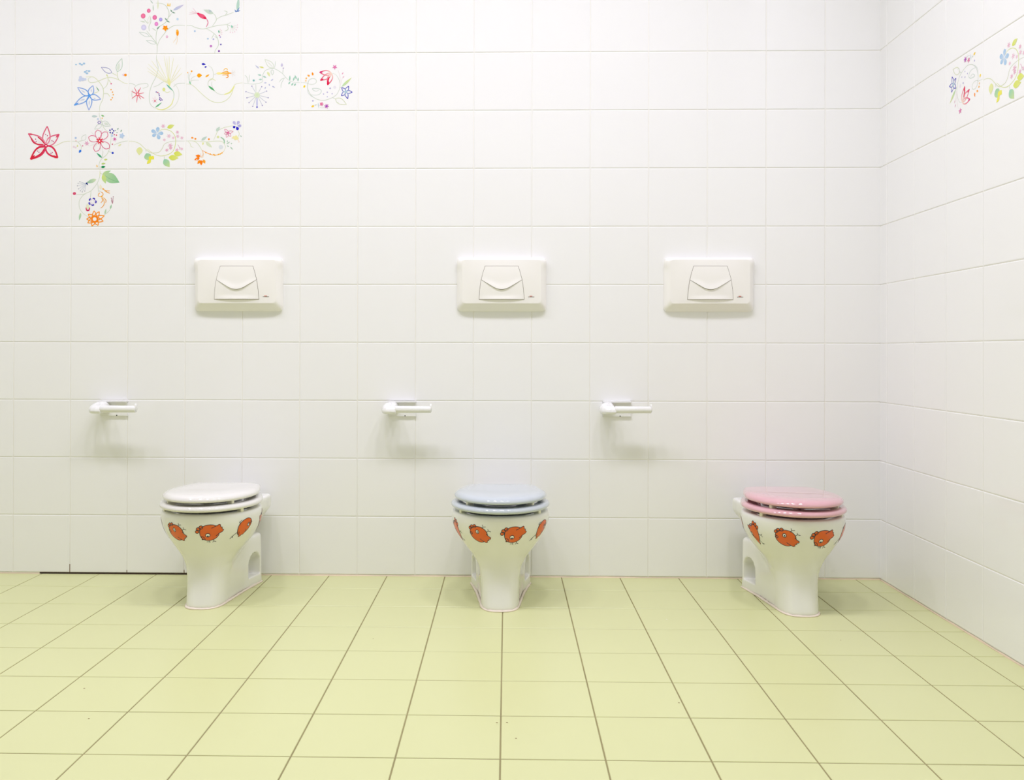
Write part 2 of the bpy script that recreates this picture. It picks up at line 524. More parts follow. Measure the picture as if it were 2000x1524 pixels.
# --- bulb with fan of yellow stamens
p = tiles['bulb'] = Paint((1015, 65, 1950, 1000))
for c in ([(1015, 540), (1080, 545), (1135, 575)], [(1110, 605), (1170, 560), (1250, 545), (1320, 545), (1332, 590), (1250, 622)], [(1085, 640), (1070, 720), (1090, 800)], [(1420, 600), (1500, 570), (1600, 510), (1700, 520)], [(1750, 600), (1820, 545), (1950, 538)]):
    p.curve(VN, c, (214, 224, 210), 10)
p.curve(VN, [(1472, 65), (1475, 180), (1500, 290), (1470, 420), (1400, 560), (1360, 690), (1360, 830), (1400, 910), (1480, 950)], (212, 222, 208), 11)
p.curve(VN, [(1470, 948), (1550, 968), (1640, 945), (1720, 880), (1755, 780)], (236, 236, 160), 17); p.curve(VN, [(1755, 790), (1758, 700), (1720, 630), (1650, 570)], (196, 220, 196), 11)
p.curve(VN, [(1560, 978), (1700, 960), (1800, 870), (1842, 740), (1820, 620), (1755, 545)], (226, 230, 214), 8)
p.burst(FL(1), 1680, 560, [(1330, 340), (1318, 282), (1335, 222), (1388, 168), (1468, 130), (1595, 90), (1640, 130), (1680, 98), (1752, 122), (1830, 232), (1872, 290), (1895, 372)], (240, 240, 196), 9, (238, 236, 186))
p.leaf(FL(1), 1690, 592, 1660, 410, 46, (236, 236, 150), (242, 242, 200))
p.leaf(LF, 1635, 555, 1745, 668, 24, (120, 198, 170)); p.leaf(LF, 1455, 932, 1562, 850, 24, (110, 190, 140)); p.dot(LF, 1595, 640, 24, (228, 236, 150), 30); p.curve(LF, [(1600, 665), (1650, 690), (1700, 670)], (230, 234, 190), 10)
p.burst(FL(2), 1165, 715, [(1110, 605), (1215, 605), (1270, 690), (1275, 785), (1220, 800), (1150, 855), (1070, 785), (1062, 665), (1180, 640)], (236, 110, 130), 12); p.dot(FL(2), 1165, 715, 30, (238, 90, 110)); p.dot(FL(2), 1166, 715, 14, (250, 246, 244))
p.dots(BR, [(1470, 680), (1495, 690), (1515, 712), (1520, 740), (1530, 775), (1550, 790), (1565, 810), (1540, 815), (1525, 800)], 10, (120, 80, 180)); p.dots(BR, [(1497, 688)], 9, (205, 60, 120))
p.burst(FL(3), 1450, 825, [(1410, 770), (1450, 750), (1490, 790), (1480, 855), (1420, 862), (1395, 820)], (246, 214, 222), 8); p.dot(FL(3), 1450, 825, 14, (236, 130, 150))
# --- orange trumpet
p = tiles['trumpet'] = Paint((110, 50, 1045, 990))
p.curve(VN, [(110, 540), (180, 545), (240, 575), (330, 660), (440, 760), (540, 825), (640, 845), (740, 825), (820, 765), (870, 680), (900, 570), (960, 535), (1045, 525)], (222, 228, 190), 11)
p.curve(VN, [(480, 240), (540, 290), (565, 390), (545, 460), (490, 490), (475, 550), (510, 610), (580, 655), (640, 700), (720, 715), (800, 690)], (216, 224, 206), 10)
p.curve(VN, [(740, 714), (830, 680), (880, 620), (905, 570)], (236, 236, 160), 26); p.curve(VN, [(500, 470), (545, 458), (600, 490)], YG, 12)
for c in ([(185, 540), (150, 420), (165, 350)], [(190, 500), (215, 440), (290, 405)], [(190, 510), (220, 482), (330, 480)], [(185, 520), (170, 420), (205, 345)], [(540, 500), (535, 560), (570, 630)], [(565, 390), (620, 370)]):
    p.curve(VN, c, (216, 224, 212), 8)
p.leaf(LF, 485, 575, 590, 658, 30, (80, 178, 110)); p.leaf(LF, 192, 548, 168, 488, 24, (150, 210, 170))
p.leaf(FL(1), 292, 403, 378, 400, 66, (255, 172, 10)); p.leaf(FL(2), 432, 428, 498, 385, 28, (255, 180, 30)); p.dot(FL(3), 207, 332, 14, (255, 166, 20)); p.dot(FL(3), 143, 355, 8, (255, 180, 60), 13)
p.leaf(FL(4), 368, 215, 438, 220, 32, (16, 8, 190)); p.leaf(FL(5), 416, 268, 458, 258, 24, (24, 12, 190))
p.leaf(FL(6), 610, 368, 720, 372, 40, (255, 240, 160)); p.curve(FL(6), [(680, 370), (740, 368), (800, 365), (856, 367)], (255, 225, 120), 22, (255, 150, 20)); p.curve(FL(6), [(700, 360), (745, 345), (790, 338), (805, 365), (795, 395), (760, 392), (705, 398)], (255, 180, 40), 15)
p.curve(FL(6), [(725, 325), (755, 292), (785, 300), (795, 318)], (255, 205, 100), 14); p.curve(FL(6), [(775, 395), (800, 405), (800, 430), (765, 442)], (255, 160, 30), 15); p.burst(FL(6), 860, 367, [(880, 310), (920, 330), (925, 360), (920, 410), (880, 430)], (240, 232, 226), 6)
# --- dandelion burst
p = tiles['dandelion'] = Paint((1045, 50, 1980, 990))
for c in ([(1045, 525), (1130, 540), (1240, 545), (1362, 510), (1360, 430), (1390, 350), (1440, 310), (1540, 295), (1620, 330), (1690, 380), (1740, 440), (1800, 490), (1880, 520), (1980, 525)], [(1255, 545), (1258, 680)], [(1130, 535), (1110, 440), (1075, 400)], [(1140, 520), (1150, 390)], [(1740, 445), (1670, 470), (1635, 520)], [(1720, 450), (1670, 540), (1665, 610)], [(1690, 375), (1700, 295)], [(1560, 290), (1575, 170)]):
    p.curve(VN, c, (210, 222, 210), 9)
p.burst(FL(1), 1275, 725, [(1190, 580), (1350, 590), (1430, 662), (1455, 770), (1420, 842), (1362, 895), (1205, 910), (1145, 848), (1110, 770), (1095, 670)], (206, 216, 214), 8, (196, 198, 224), 10, (164, 158, 204))
p.curve(FL(1), [(1275, 725), (1275, 925)], (190, 195, 235), 12, (90, 90, 215)); p.dot(FL(1), 1275, 922, 13, (80, 76, 205)); p.dot(FL(1), 1275, 725, 46, (226, 238, 206), None, (214, 232, 190))
p.leafo(LF, 1545, 285, 1400, 145, 84, (214, 226, 200)); p.curve(LF, [(1530, 270), (1440, 185)], (222, 230, 210), 7); p.leaf(LF, 1385, 282, 1305, 262, 24, (230, 230, 130)); p.leaf(LF, 1305, 292, 1243, 238, 20, (196, 200, 228))
for q in ((1345, 405, 1282, 392), (1370, 415, 1428, 446), (1355, 470, 1298, 474), (1235, 488, 1200, 485)):
    p.leaf(LF, *q, 26, (180, 216, 204))
p.dot(LF, 1220, 487, 17, (130, 190, 190)); p.leafo(LF, 1520, 312, 1526, 402, 42, (205, 220, 205)); p.leaf(LF, 1440, 345, 1486, 428, 36, (232, 236, 176))
for q in ((1805, 492, 1808, 405), (1862, 498, 1884, 425), (1915, 470, 1888, 400), (1938, 502, 1945, 440), (1785, 552, 1815, 508), (1833, 572, 1866, 528), (1878, 578, 1906, 538)):
    p.leaf(LF, *q, 24, (164, 210, 190))
for q in ((1390, 528, 1432, 526), (1468, 545, 1484, 580), (1500, 492, 1540, 465), (1400, 625, 1418, 590), (1520, 580, 1570, 608)):
    p.leaf(FL(2), *q, 18, (192, 196, 230))
p.leaf(FL(3), 1675, 268, 1680, 205, 34, (206, 198, 230)); p.dot(FL(3), 1702, 290, 11, (196, 180, 220))
# --- round wreath with red petals
p = tiles['wreath'] = Paint((205, 62, 1525, 1385))
p.curve(VN, [(930, 520), (1010, 550), (1075, 640), (1110, 760), (1100, 880), (1040, 1000), (960, 1065), (860, 1110), (740, 1140), (620, 1125), (530, 1085), (440, 1010), (390, 920), (365, 830), (375, 760), (400, 680), (470, 640), (540, 650), (572, 700), (545, 750), (480, 775), (400, 765), (350, 740), (205, 735)], (214, 222, 210), 15)
p.curve(VN, [(450, 1010), (540, 1020), (640, 1000), (685, 930), (640, 880), (560, 865), (480, 870), (510, 910), (570, 930), (630, 900)], (206, 220, 212), 15)
p.curve(VN, [(1110, 790), (1110, 600), (1060, 440)], (238, 226, 226), 11); p.curve(VN, [(1125, 790), (1160, 640), (1185, 590)], (238, 226, 226), 11); p.curve(VN, [(930, 1070), (1010, 1110)], PG, 12); p.curve(VN, [(370, 850), (380, 960), (450, 1040), (520, 1080)], (200, 214, 212), 9)
p.flower(FL(1), 918, 525, [(640, 497), (660, 685), (828, 790)], 104, (226, 50, 100), 24, (250, 226, 208)); p.leaf(FL(1), 640, 497, 715, 492, 44, (220, 50, 130)); p.leaf(FL(1), 660, 685, 735, 645, 40, (226, 40, 90)); p.leaf(FL(1), 826, 792, 850, 690, 50, (226, 16, 70)); p.curve(FL(1), [(826, 790), (840, 680), (870, 600)], (226, 20, 76), 30)
for q, c in (((490, 572, 474, 490), (255, 146, 10)), ((422, 588, 358, 556), (255, 172, 60)), ((358, 636, 314, 630), (255, 190, 90)), ((348, 690, 306, 692), (252, 212, 150)), ((282, 850, 308, 785), (246, 214, 30))):
    p.leaf(FL(2), *q, 42, c)
p.leaf(FL(3), 522, 1262, 452, 1290, 46, (246, 208, 60)); p.leaf(FL(3), 530, 1255, 585, 1235, 20, (200, 216, 200)); p.leaf(LF, 608, 1195, 628, 1325, 22, (200, 216, 226))
p.star(FL(4), 990, 380, 62, (226, 120, 178), 5, 26); p.leaf(BR, 1155, 550, 1188, 498, 26, (232, 170, 196)); p.leaf(BR, 1180, 630, 1208, 580, 22, (236, 190, 210))
p.leaf(LF, 1150, 832, 1382, 618, 56, (184, 220, 180), (226, 232, 150)); p.curve(LF, [(1110, 860), (1160, 825)], PG, 12)
p.flower(FL(5), 1240, 945, [(1150, 850), (1310, 818), (1392, 955), (1290, 1108), (1143, 1037)], 66, (66, 54, 190), 18, (176, 206, 224)); p.dot(FL(5), 1240, 945, 24, (176, 208, 220))
p.leafo(LF, 1005, 1105, 1262, 1236, 126, (222, 228, 194), 13); p.curve(LF, [(1020, 1110), (1030, 1180), (1080, 1180)], (212, 222, 206), 10)
p.star(FL(6), 690, 1225, 54, (228, 120, 164), 5, 26, 0.0); p.star(FL(7), 805, 1275, 62, (204, 120, 190), 6, 26, 0.2); p.dot(FL(7), 805, 1275, 20, (140, 60, 190)); p.curve(VN, [(650, 1300), (710, 1310), (760, 1300)], (206, 216, 214), 10)
for x, y, r in ((885, 865, 19), (820, 955, 16), (735, 995, 14), (820, 1060, 13), (490, 1150, 19), (930, 990, 14)):
    p.dot(BR, x, y, r, (184, 178, 220))
p.dot(BR, 990, 842, 34, (236, 232, 242))
# --- red star flower
p = tiles['redstar'] = Paint((-40, -8, 965, 975))
p.curve(VN, [(560, 575), (640, 580), (740, 545), (830, 505), (965, 492)], (224, 226, 190), 12)
p.flower(FL(1), 515, 562, [(205, 360), (540, 235), (752, 372)], 128, (226, 90, 125), 22, (240, 150, 175)); p.flower(FL(1), 512, 572, [(245, 800), (728, 775)], 128, (224, 20, 60), 30, (226, 50, 100))
for q in (((500, 545), (440, 470), (370, 415)), ((480, 548), (360, 540), (290, 500), (245, 420)), ((500, 590), (400, 600), (320, 660), (275, 760)), ((500, 600), (440, 690), (370, 740), (250, 795))):
    p.curve(FL(1), list(q), (218, 20, 62), 22)
p.leaf(FL(1), 245, 800, 330, 725, 44, (222, 14, 50)); p.leaf(FL(1), 728, 775, 610, 735, 40, (222, 16, 56)); p.leaf(FL(1), 752, 372, 690, 430, 36, (226, 70, 110)); p.leaf(FL(1), 215, 365, 300, 380, 34, (230, 90, 120))
p.dot(FL(1), 518, 570, 34, (222, 20, 80)); p.dot(FL(1), 520, 567, 13, (250, 240, 240))
for a, b in (((335, 455), (470, 530)), ((345, 495), (470, 540)), ((513, 375), (518, 500)), ((543, 395), (530, 510)), ((625, 480), (560, 540)), ((648, 495), (570, 548)), ((372, 660), (470, 600)), ((395, 680), (480, 610)), ((608, 700), (550, 610)), ((632, 685), (560, 605))):
    p.curve(FL(1), [b, a], (240, 214, 222), 5); p.dot(FL(1), a[0], a[1], 10, (196, 60, 130))
# --- pink round-petal flower with bouquet
p = tiles['pinkround'] = Paint((965, -8, 1930, 975))
for c in ([(1438, -8), (1442, 60), (1480, 165), (1500, 230), (1545, 300), (1640, 360)], [(1640, 350), (1635, 500), (1600, 660), (1550, 740), (1490, 785), (1445, 860), (1437, 975)], [(965, 492), (1060, 500), (1110, 540), (1135, 590), (1130, 640)], [(1690, 560), (1740, 535), (1830, 505), (1930, 490)], [(1600, 670), (1650, 690)], [(1437, 935), (1480, 932)], [(1490, 780), (1505, 660)], [(1085, 500), (1150, 480)]):
    p.curve(VN, c, (212, 222, 200), 10)
for c in ([(1300, 330), (1420, 460)], [(1470, 400), (1490, 280)], [(1480, 520), (1500, 700)], [(1460, 540), (1465, 660)], [(1270, 580), (1410, 520)], [(1330, 610), (1420, 530)]):
    p.curve(FL(1), c, (226, 222, 222), 6)
p.flower(FL(1), 1445, 490, [(1410, 300), (1575, 338), (1258, 425), (1372, 668), (1612, 612)], 106, (226, 96, 140), 12, (236, 170, 190), True)
p.burst(FL(1), 1445, 490, [(1435, 420), (1500, 450), (1515, 515), (1470, 545), (1425, 545), (1385, 500), (1390, 455)], (236, 40, 70), 18); p.dot(FL(1), 1445, 490, 34, (234, 26, 56)); p.dot(FL(1), 1445, 490, 14, (250, 240, 240))
p.leaf(LF, 1310, 66, 1408, 68, 40, (196, 214, 214)); p.leaf(LF, 1470, 48, 1525, 70, 28, (140, 200, 130)); p.leafo(LF, 1480, 165, 1628, 232, 84, (196, 214, 200)); p.leaf(LF, 1520, 180, 1600, 215, 40, (220, 230, 218)); p.leafo(LF, 1480, 205, 1358, 288, 64, (206, 220, 210))
p.leaf(LF, 1488, 778, 1392, 690, 30, (70, 172, 120)); p.leaf(LF, 1522, 812, 1582, 803, 30, (206, 222, 120)); p.leaf(LF, 1475, 882, 1548, 872, 28, (196, 220, 130)); p.leaf(LF, 1472, 936, 1548, 928, 38, (0, 146, 84)); p.leaf(LF, 1412, 938, 1393, 895, 28, (252, 210, 140)); p.leafo(LF, 1150, 480, 1212, 378, 70, (214, 224, 214)); p.leaf(LF, 1760, 575, 1815, 545, 24, (232, 236, 180)); p.leaf(LF, 1070, 590, 1072, 550, 22, (226, 232, 150))
for a in range(5):
    p.dot(FL(2), 1650 + 34 * math.cos(a * 1.2566 - 1.4), 322 + 34 * math.sin(a * 1.2566 - 1.4), 12, (46, 28, 176), 14)
    p.leaf(FL(3), 1822, 402, 1822 + 52 * math.cos(a * 1.2566), 402 + 52 * math.sin(a * 1.2566), 34, (190, 212, 240))
for a in range(6):
    p.dot(FL(4), 1438 + 22 * math.cos(a * 1.047), 172 + 24 * math.sin(a * 1.047), 9, (96, 56, 170))
p.star(FL(5), 1700, 460, 42, (232, 180, 214), 6, 20); p.dot(FL(5), 1700, 458, 15, (214, 80, 160)); p.star(FL(6), 1228, 530, 48, (232, 176, 206), 6, 18, 0.9); p.dot(FL(7), 1655, 400, 22, (200, 218, 240)); p.dot(FL(7), 1415, 115, 16, (196, 212, 238)); p.dot(FL(7), 1010, 590, 18, (240, 222, 232)); p.dot(FL(7), 1040, 600, 16, (240, 222, 232))
for q in ((1720, 320, 1705, 300), (1745, 300, 1765, 265), (1800, 335, 1820, 295), (1730, 345, 1750, 350)):
    p.leaf(LF, *q, 18, (140, 180, 160))
p.dots(BR, [(1695, 383), (1730, 390), (1662, 545)], 11, (214, 50, 100)); p.dot(BR, 1667, 695, 19, (36, 66, 206)); p.leaf(BR, 1132, 640, 1095, 692, 40, (40, 120, 224)); p.dot(BR, 1040, 437, 18, (176, 200, 234)); p.dot(BR, 1160, 572, 11, (228, 120, 160)); p.dot(BR, 1487, 100, 12, (252, 206, 140)); p.dot(BR, 1045, 485, 10, (240, 190, 190))
# --- pale blue flower with lime leaves
p = tiles['lime'] = Paint((92, -12, 992, 890))
p.curve(VN, [(92, 450), (180, 455), (270, 490), (350, 560), (430, 625), (500, 635), (580, 620), (630, 560), (660, 500), (730, 465), (830, 450), (992, 452)], (224, 230, 184), 11, (214, 218, 206))
p.curve(VN, [(390, 570), (480, 640), (560, 675), (640, 680), (740, 650), (800, 600), (830, 520), (838, 430), (820, 360), (770, 300), (700, 270), (620, 270), (570, 300)], (220, 228, 160), 11)
p.curve(VN, [(365, 570), (375, 620)], PG, 9); p.curve(VN, [(655, 685), (665, 735)], PG, 9)
for q, ww in (((540, 322, 455, 278), 58), ((548, 318, 560, 228), 58), ((552, 326, 645, 328), 58), ((550, 330, 582, 422), 58), ((542, 330, 470, 375), 54)):
    p.leaf(FL(1), *q, ww, (196, 218, 240), (160, 198, 234), True)
for k, (x, y, r) in enumerate(((640, 215, 38), (730, 370, 40), (865, 310, 30), (870, 375, 32), (755, 520, 46), (935, 400, 28), (860, 588, 30), (935, 573, 26), (700, 590, 32), (800, 400, 24), (760, 560, 34), (660, 430, 26))):
    p.star(FL(2), x, y, r, (240, 200, 218) if k % 2 else (236, 186, 208), 6, 13, k)
p.burst(FL(2), 895, 540, [(870, 500), (930, 575), (905, 590)], (226, 170, 196), 7)
for q, ww, c, c2 in (((705, 242, 818, 198), 62, (214, 224, 90), (226, 232, 150)), ((275, 540, 264, 672), 96, (232, 236, 160), (228, 234, 170)), ((375, 640, 432, 760), 110, (150, 206, 170), (206, 226, 150)), ((450, 690, 500, 735), 62, (242, 236, 80), None), ((450, 745, 385, 805), 52, (240, 236, 90), None), ((445, 680, 435, 760), 50, (240, 236, 70), None), ((655, 735, 745, 858), 100, (150, 208, 180), (206, 228, 150)), ((728, 705, 885, 715), 84, (218, 228, 90), (226, 232, 130)), ((808, 640, 945, 662), 80, (220, 230, 90), (226, 232, 130))):
    p.leaf(LF, *q, ww, c, c2)
# --- orange lily and violet flower
p = tiles['lily'] = Paint((992, -12, 1885, 890))
for c in ([(992, 450), (1100, 448), (1170, 480), (1220, 540), (1250, 600)], [(1100, 448), (1200, 455), (1330, 462), (1480, 452), (1560, 460), (1600, 500), (1615, 550), (1590, 610)], [(1430, 440), (1465, 360), (1500, 290), (1570, 250), (1680, 220), (1740, 215)], [(1800, 270), (1830, 340), (1800, 400)], [(1030, 455), (1065, 490), (1080, 535), (1120, 548)]):
    p.curve(VN, c, (220, 228, 194), 9)
p.curve(FL(1), [(1595, 605), (1530, 655), (1450, 670), (1370, 655), (1250, 595)], (250, 214, 110), 11, (255, 140, 20)); p.dots(FL(1), [(1560, 638), (1535, 652), (1505, 660), (1450, 672), (1435, 662), (1380, 655), (1310, 630)], 11, (255, 180, 40)); p.curve(FL(1), [(1250, 590), (1270, 650), (1262, 700)], (252, 200, 140), 10)
for q, c in (((1228, 690, 1148, 678), (255, 130, 0)), ((1215, 715, 1128, 746), (255, 130, 0)), ((1228, 750, 1180, 808), (255, 150, 10)), ((1240, 750, 1238, 832), (255, 130, 10)), ((1268, 740, 1300, 805), (255, 170, 50))):
    p.leaf(FL(1), *q, 44, c)
p.leaf(FL(1), 1180, 735, 1160, 742, 16, (252, 240, 230)); p.burst(FL(1), 1240, 705, [(1225, 640), (1260, 660), (1275, 700), (1215, 690)], (252, 212, 170), 7)
for x, y, r in ((1095, 398, 14), (1108, 402, 10), (1147, 415, 15), (1357, 422, 15)):
    p.dot(BR, x, y, r, (255, 150, 30))
for q, ww, c in (((1240, 440, 1330, 378), 40, (196, 216, 206)), ((1310, 468, 1408, 552), 48, (224, 234, 204)), ((1268, 468, 1262, 515), 22, (234, 238, 150)), ((1472, 300, 1528, 226), 46, (200, 220, 206)), ((1840, 365, 1875, 390), 18, (190, 210, 196))):
    p.leaf(LF, *q, ww, c)
p.curve(LF, [(1540, 390), (1590, 430), (1600, 488)], (164, 206, 176), 20); p.dot(LF, 1500, 386, 20, (226, 234, 170)); p.dot(LF, 1545, 545, 34, (226, 232, 238))
for q in ((1630, 500, 1690, 460), (1640, 520, 1670, 545), (1690, 540, 1735, 590), (1640, 470, 1650, 440), (1700, 500, 1720, 480)):
    p.leaf(LF, *q, 16, (184, 212, 190))
for q, c in (((1775, 200, 1735, 142), (196, 190, 234)), ((1792, 198, 1828, 138), (190, 184, 232)), ((1800, 212, 1862, 215), (180, 176, 230))):
    p.leaf(FL(2), *q, 44, c, None, True)
p.leaf(FL(2), 1785, 225, 1812, 280, 46, (36, 26, 200), None, True); p.leaf(FL(2), 1772, 222, 1732, 242, 40, (24, 12, 200), None, True)
p.flower(FL(3), 1655, 320, [(1600, 265), (1735, 300), (1700, 382), (1632, 396), (1598, 340)], 38, (236, 160, 186), 8, (226, 110, 160)); p.dot(FL(3), 1655, 320, 14, (224, 90, 150))
p.dots(FL(4), [(1770, 415), (1745, 395), (1780, 385), (1800, 410)], 22, (246, 238, 170)); p.dots(FL(4), [(1720, 405), (1815, 440), (1825, 465)], 10, (250, 220, 200))
# --- orange daisy
p = tiles['daisy'] = Paint((190, 325, 1330, 1465))
for c in ([(765, 327), (768, 400), (760, 480), (710, 600), (600, 740), (490, 800), (420, 850), (365, 930), (350, 1020), (375, 1120), (440, 1200), (530, 1265)], [(720, 600), (735, 700), (740, 780)], [(285, 825), (400, 825), (490, 800)], [(590, 750), (580, 850), (570, 900)], [(830, 1240), (920, 1180), (980, 1110)], [(768, 395), (820, 425)], [(735, 740), (790, 770)]):
    p.curve(VN, c, (212, 222, 204), 11)
p.curve(VN, [(765, 360), (768, 400), (762, 470)], (232, 236, 190), 16)
for q, ww, c, c2 in (((850, 430, 1158, 586), 190, (190, 222, 170), (140, 200, 150)), ((822, 428, 882, 608), 84, (214, 230, 130), (190, 222, 150)), ((815, 428, 985, 348), 66, (196, 222, 150), (170, 212, 170)), ((385, 1185, 355, 1338), 42, (200, 222, 180), (160, 206, 170)), ((868, 1212, 893, 1098), 32, (190, 218, 180), None), ((975, 1112, 1000, 1018), 32, (166, 208, 170), None)):
    p.leaf(LF, *q, ww, c, c2)
p.curve(LF, [(860, 440), (960, 510), (1130, 580)], (130, 180, 140), 7)
p.leaf(FL(1), 695, 522, 490, 595, 74, (216, 230, 190), (150, 196, 170)); p.burst(FL(1), 495, 605, [(330, 600), (318, 650), (340, 712), (376, 750), (365, 570), (415, 770), (465, 755)], (198, 208, 226), 7, None, 9, (148, 148, 168)); p.dot(FL(1), 502, 602, 19, (16, 44, 124)); p.leaf(FL(1), 502, 605, 535, 640, 18, (20, 50, 130))
p.dot(BR, 258, 803, 33, (228, 90, 130), 30, (214, 70, 110))
for x, y in ((570, 925), (648, 908), (684, 968), (625, 1028), (563, 1000)):
    p.leaf(FL(2), 622 + (x - 622) * 0.45, 965 + (y - 965) * 0.45, 622 + (x - 622) * 1.35, 965 + (y - 965) * 1.35, 56, (44, 20, 190), None, True)
    p.leaf(FL(2), 622 + (x - 622) * 0.35, 965 + (y - 965) * 0.35, 622 + (x - 622) * 0.95, 965 + (y - 965) * 0.95, 30, (236, 226, 240), None, True)
p.leaf(FL(3), 525, 1120, 518, 990, 64, (232, 234, 190), (242, 242, 226)); p.curve(FL(3), [(490, 1080), (500, 1125), (527, 1140), (553, 1125), (565, 1080)], (216, 40, 104), 26)
for c in ([(825, 705), (880, 745), (970, 752)], [(850, 730), (900, 770), (970, 800)], [(735, 855), (800, 862), (832, 820), (812, 782), (790, 775)], [(812, 870), (850, 950), (850, 1020), (820, 1065), (782, 1092)], [(840, 880), (890, 940), (880, 990)], [(800, 880), (820, 940), (785, 990)], [(735, 855), (745, 810), (770, 790)]):
    p.curve(FL(4), c, (252, 190, 80), 15, (250, 160, 40))
p.dot(FL(4), 830, 712, 16, (252, 180, 50)); p.dot(FL(4), 800, 860, 16, (254, 180, 20)); p.leaf(FL(4), 790, 720, 775, 620, 50, (248, 240, 216))
p.burst(FL(5), 1018, 1012, [(995, 895), (1035, 868), (1000, 950)], (180, 120, 140), 10, None, 8, (160, 80, 110)); p.curve(FL(5), [(1020, 1000), (1030, 930)], (220, 90, 140), 14)
for x, y in ((650, 1142), (758, 1160), (858, 1243), (838, 1352), (735, 1436), (608, 1448), (524, 1386), (502, 1308), (534, 1212)):
    p.leafo(FL(6), 665, 1310, x, y, 78, (255, 140, 0), 20, (255, 160, 40))
p.curve(FL(6), [(665 + 56 * math.cos(a), 1310 + 56 * math.sin(a)) for a in [k * math.pi / 4 for k in range(8)]], (255, 136, 0), 36, closed=True)
p.dot(FL(6), 665, 1310, 38, (250, 248, 246))

for key, main in {'tree': (2,), 'bell': (2,), 'blue': (1,), 'bulb': (1, 2), 'trumpet': (6,), 'dandelion': (1,), 'wreath': (1, 5), 'redstar': (1,), 'pinkround': (1,), 'lime': (1,), 'lily': (1, 2), 'daisy': (1, 6)}.items():
    tiles[key].gather(main)
GRP = 'painted flower tiles on the white walls'
NM = 'decorated_tile'
for key, i, j, lab in (('tree', 2, 9, 'white tile painted with a branching stem of round pink berries'),
                       ('bell', 3, 9, 'white tile painted with a drooping crimson bell flower on a branching vine'),
                       ('blue', 1, 8, 'white tile painted with a blue outlined five-petal flower and a curling vine'),
                       ('bulb', 2, 8, 'white tile painted with a yellow fan of stamens above a round bulb'),
                       ('trumpet', 3, 8, 'white tile painted with an orange trumpet flower and two dark blue buds'),
                       ('dandelion', 4, 8, 'white tile painted with a violet-tipped dandelion burst under a leafy twig'),
                       ('wreath', 5, 8, 'white tile painted with a round flower wreath, above the middle of the back wall'),
                       ('redstar', 0, 7, 'white tile painted with one big red star-shaped flower'),
                       ('pinkround', 1, 7, 'white tile painted with a pink round-petal flower in a bouquet of tiny blossoms'),
                       ('lime', 2, 7, 'back wall tile painted with a pale blue flower and lime leaves'),
                       ('lily', 3, 7, 'white tile painted with an orange lily and a violet flower'),
                       ('daisy', 1, 6, 'white tile painted with an orange daisy, lowest of the flower tiles')):
    tiles[key].build(NM, (i * T, 0, Z0 + j * T), 0, lab, GRP)
wr = tiles['wreath']
for pn in list(wr.parts):
    V, Fc, C = wr.parts[pn]
    wr.parts[pn] = ([(T - x, y, T - z) for x, y, z in V], Fc, C)
wr.build(NM, (XR, -(K0 + T), Z0 + 7 * T), -math.pi / 2, 'side wall tile painted with an upside-down flower wreath', GRP)
tiles['lime'].build(NM, (XR, -(K0 + 2 * T), Z0 + 7 * T), -math.pi / 2, 'side wall tile painted with a pale blue flower and lime leaves', GRP)

# ---------------------------------------------------------------- toilet
def egg(z, wd, yf, yr, yc, n=72, ef=2.0, er=2.0, x0=0.0):
    r = []
    for k in range(n):
        a = 2 * math.pi * k / n
        c, s = math.cos(a), math.sin(a)
        e = ef if c > 0 else er
        x = wd * math.copysign(abs(s) ** (2 / e), s)
        y = (yc - (yc - yf) * abs(c) ** (2 / e)) if c > 0 else (yc + (yr - yc) * abs(c) ** (2 / e))
        r.append((x + x0, y, z))
    return r

def densify(poly, n):
    P = [Vector(q) for q in poly]
    L = [0]
    for a, b in zip(P, P[1:] + P[:1]):
        L.append(L[-1] + (b - a).length)
    out = []
    for k in range(n):
        t = L[-1] * k / n
        i = max(j for j in range(len(P)) if L[j] <= t + 1e-9)
        a, b = P[i], P[(i + 1) % len(P)]
        out.append(a.lerp(b, (t - L[i]) / max(1e-9, L[i + 1] - L[i])))
    return out

def foot_outline(fw, ffy, rw, ry, n=90):
    """plan of the foot: narrow nose widening to a square heel"""
    half = [(0, ffy), (fw * .6, ffy + .006), (fw, ffy + .04), (fw + (rw - fw) * .42, -.20), (fw + (rw - fw) * .76, -.135), (rw - .001, -.092), (rw, ry - .004), (rw - .004, ry)]
    full = half + [(-x, y) for x, y in reversed(half) if x > 1e-6]
    return densify([(x, y, 0) for x, y in full], n)

BOWL = [  # z, half width, front y, rear y, squareness
    (0.0005, .0600, -.4125, -.15, 3.0), (0.02, .0595, -.4095, -.15, 3.0), (0.05, .0595, -.404, -.14, 3.0), (0.080, .0605, -.3995, -.13, 2.9), (0.100, .0630, -.398, -.12, 2.8), (0.120, .0680, -.398, -.11, 2.55),
    (0.140, .0790, -.4015, -.11, 2.35), (0.155, .0895, -.406, -.11, 2.2), (0.170, .1030, -.413, -.12, 2.1), (0.190, .1190, -.425, -.13, 2),
    (0.210, .1320, -.436, -.14, 2), (0.228, .1420, -.445, -.145, 2), (0.245, .1478, -.451, -.15, 2), (0.262, .1508, -.4545, -.15, 2), (0.278, .1517, -.4555, -.15, 2), (0.2855, .1500, -.4540, -.15, 2), (0.2885, .1460, -.4500, -.15, 2)]

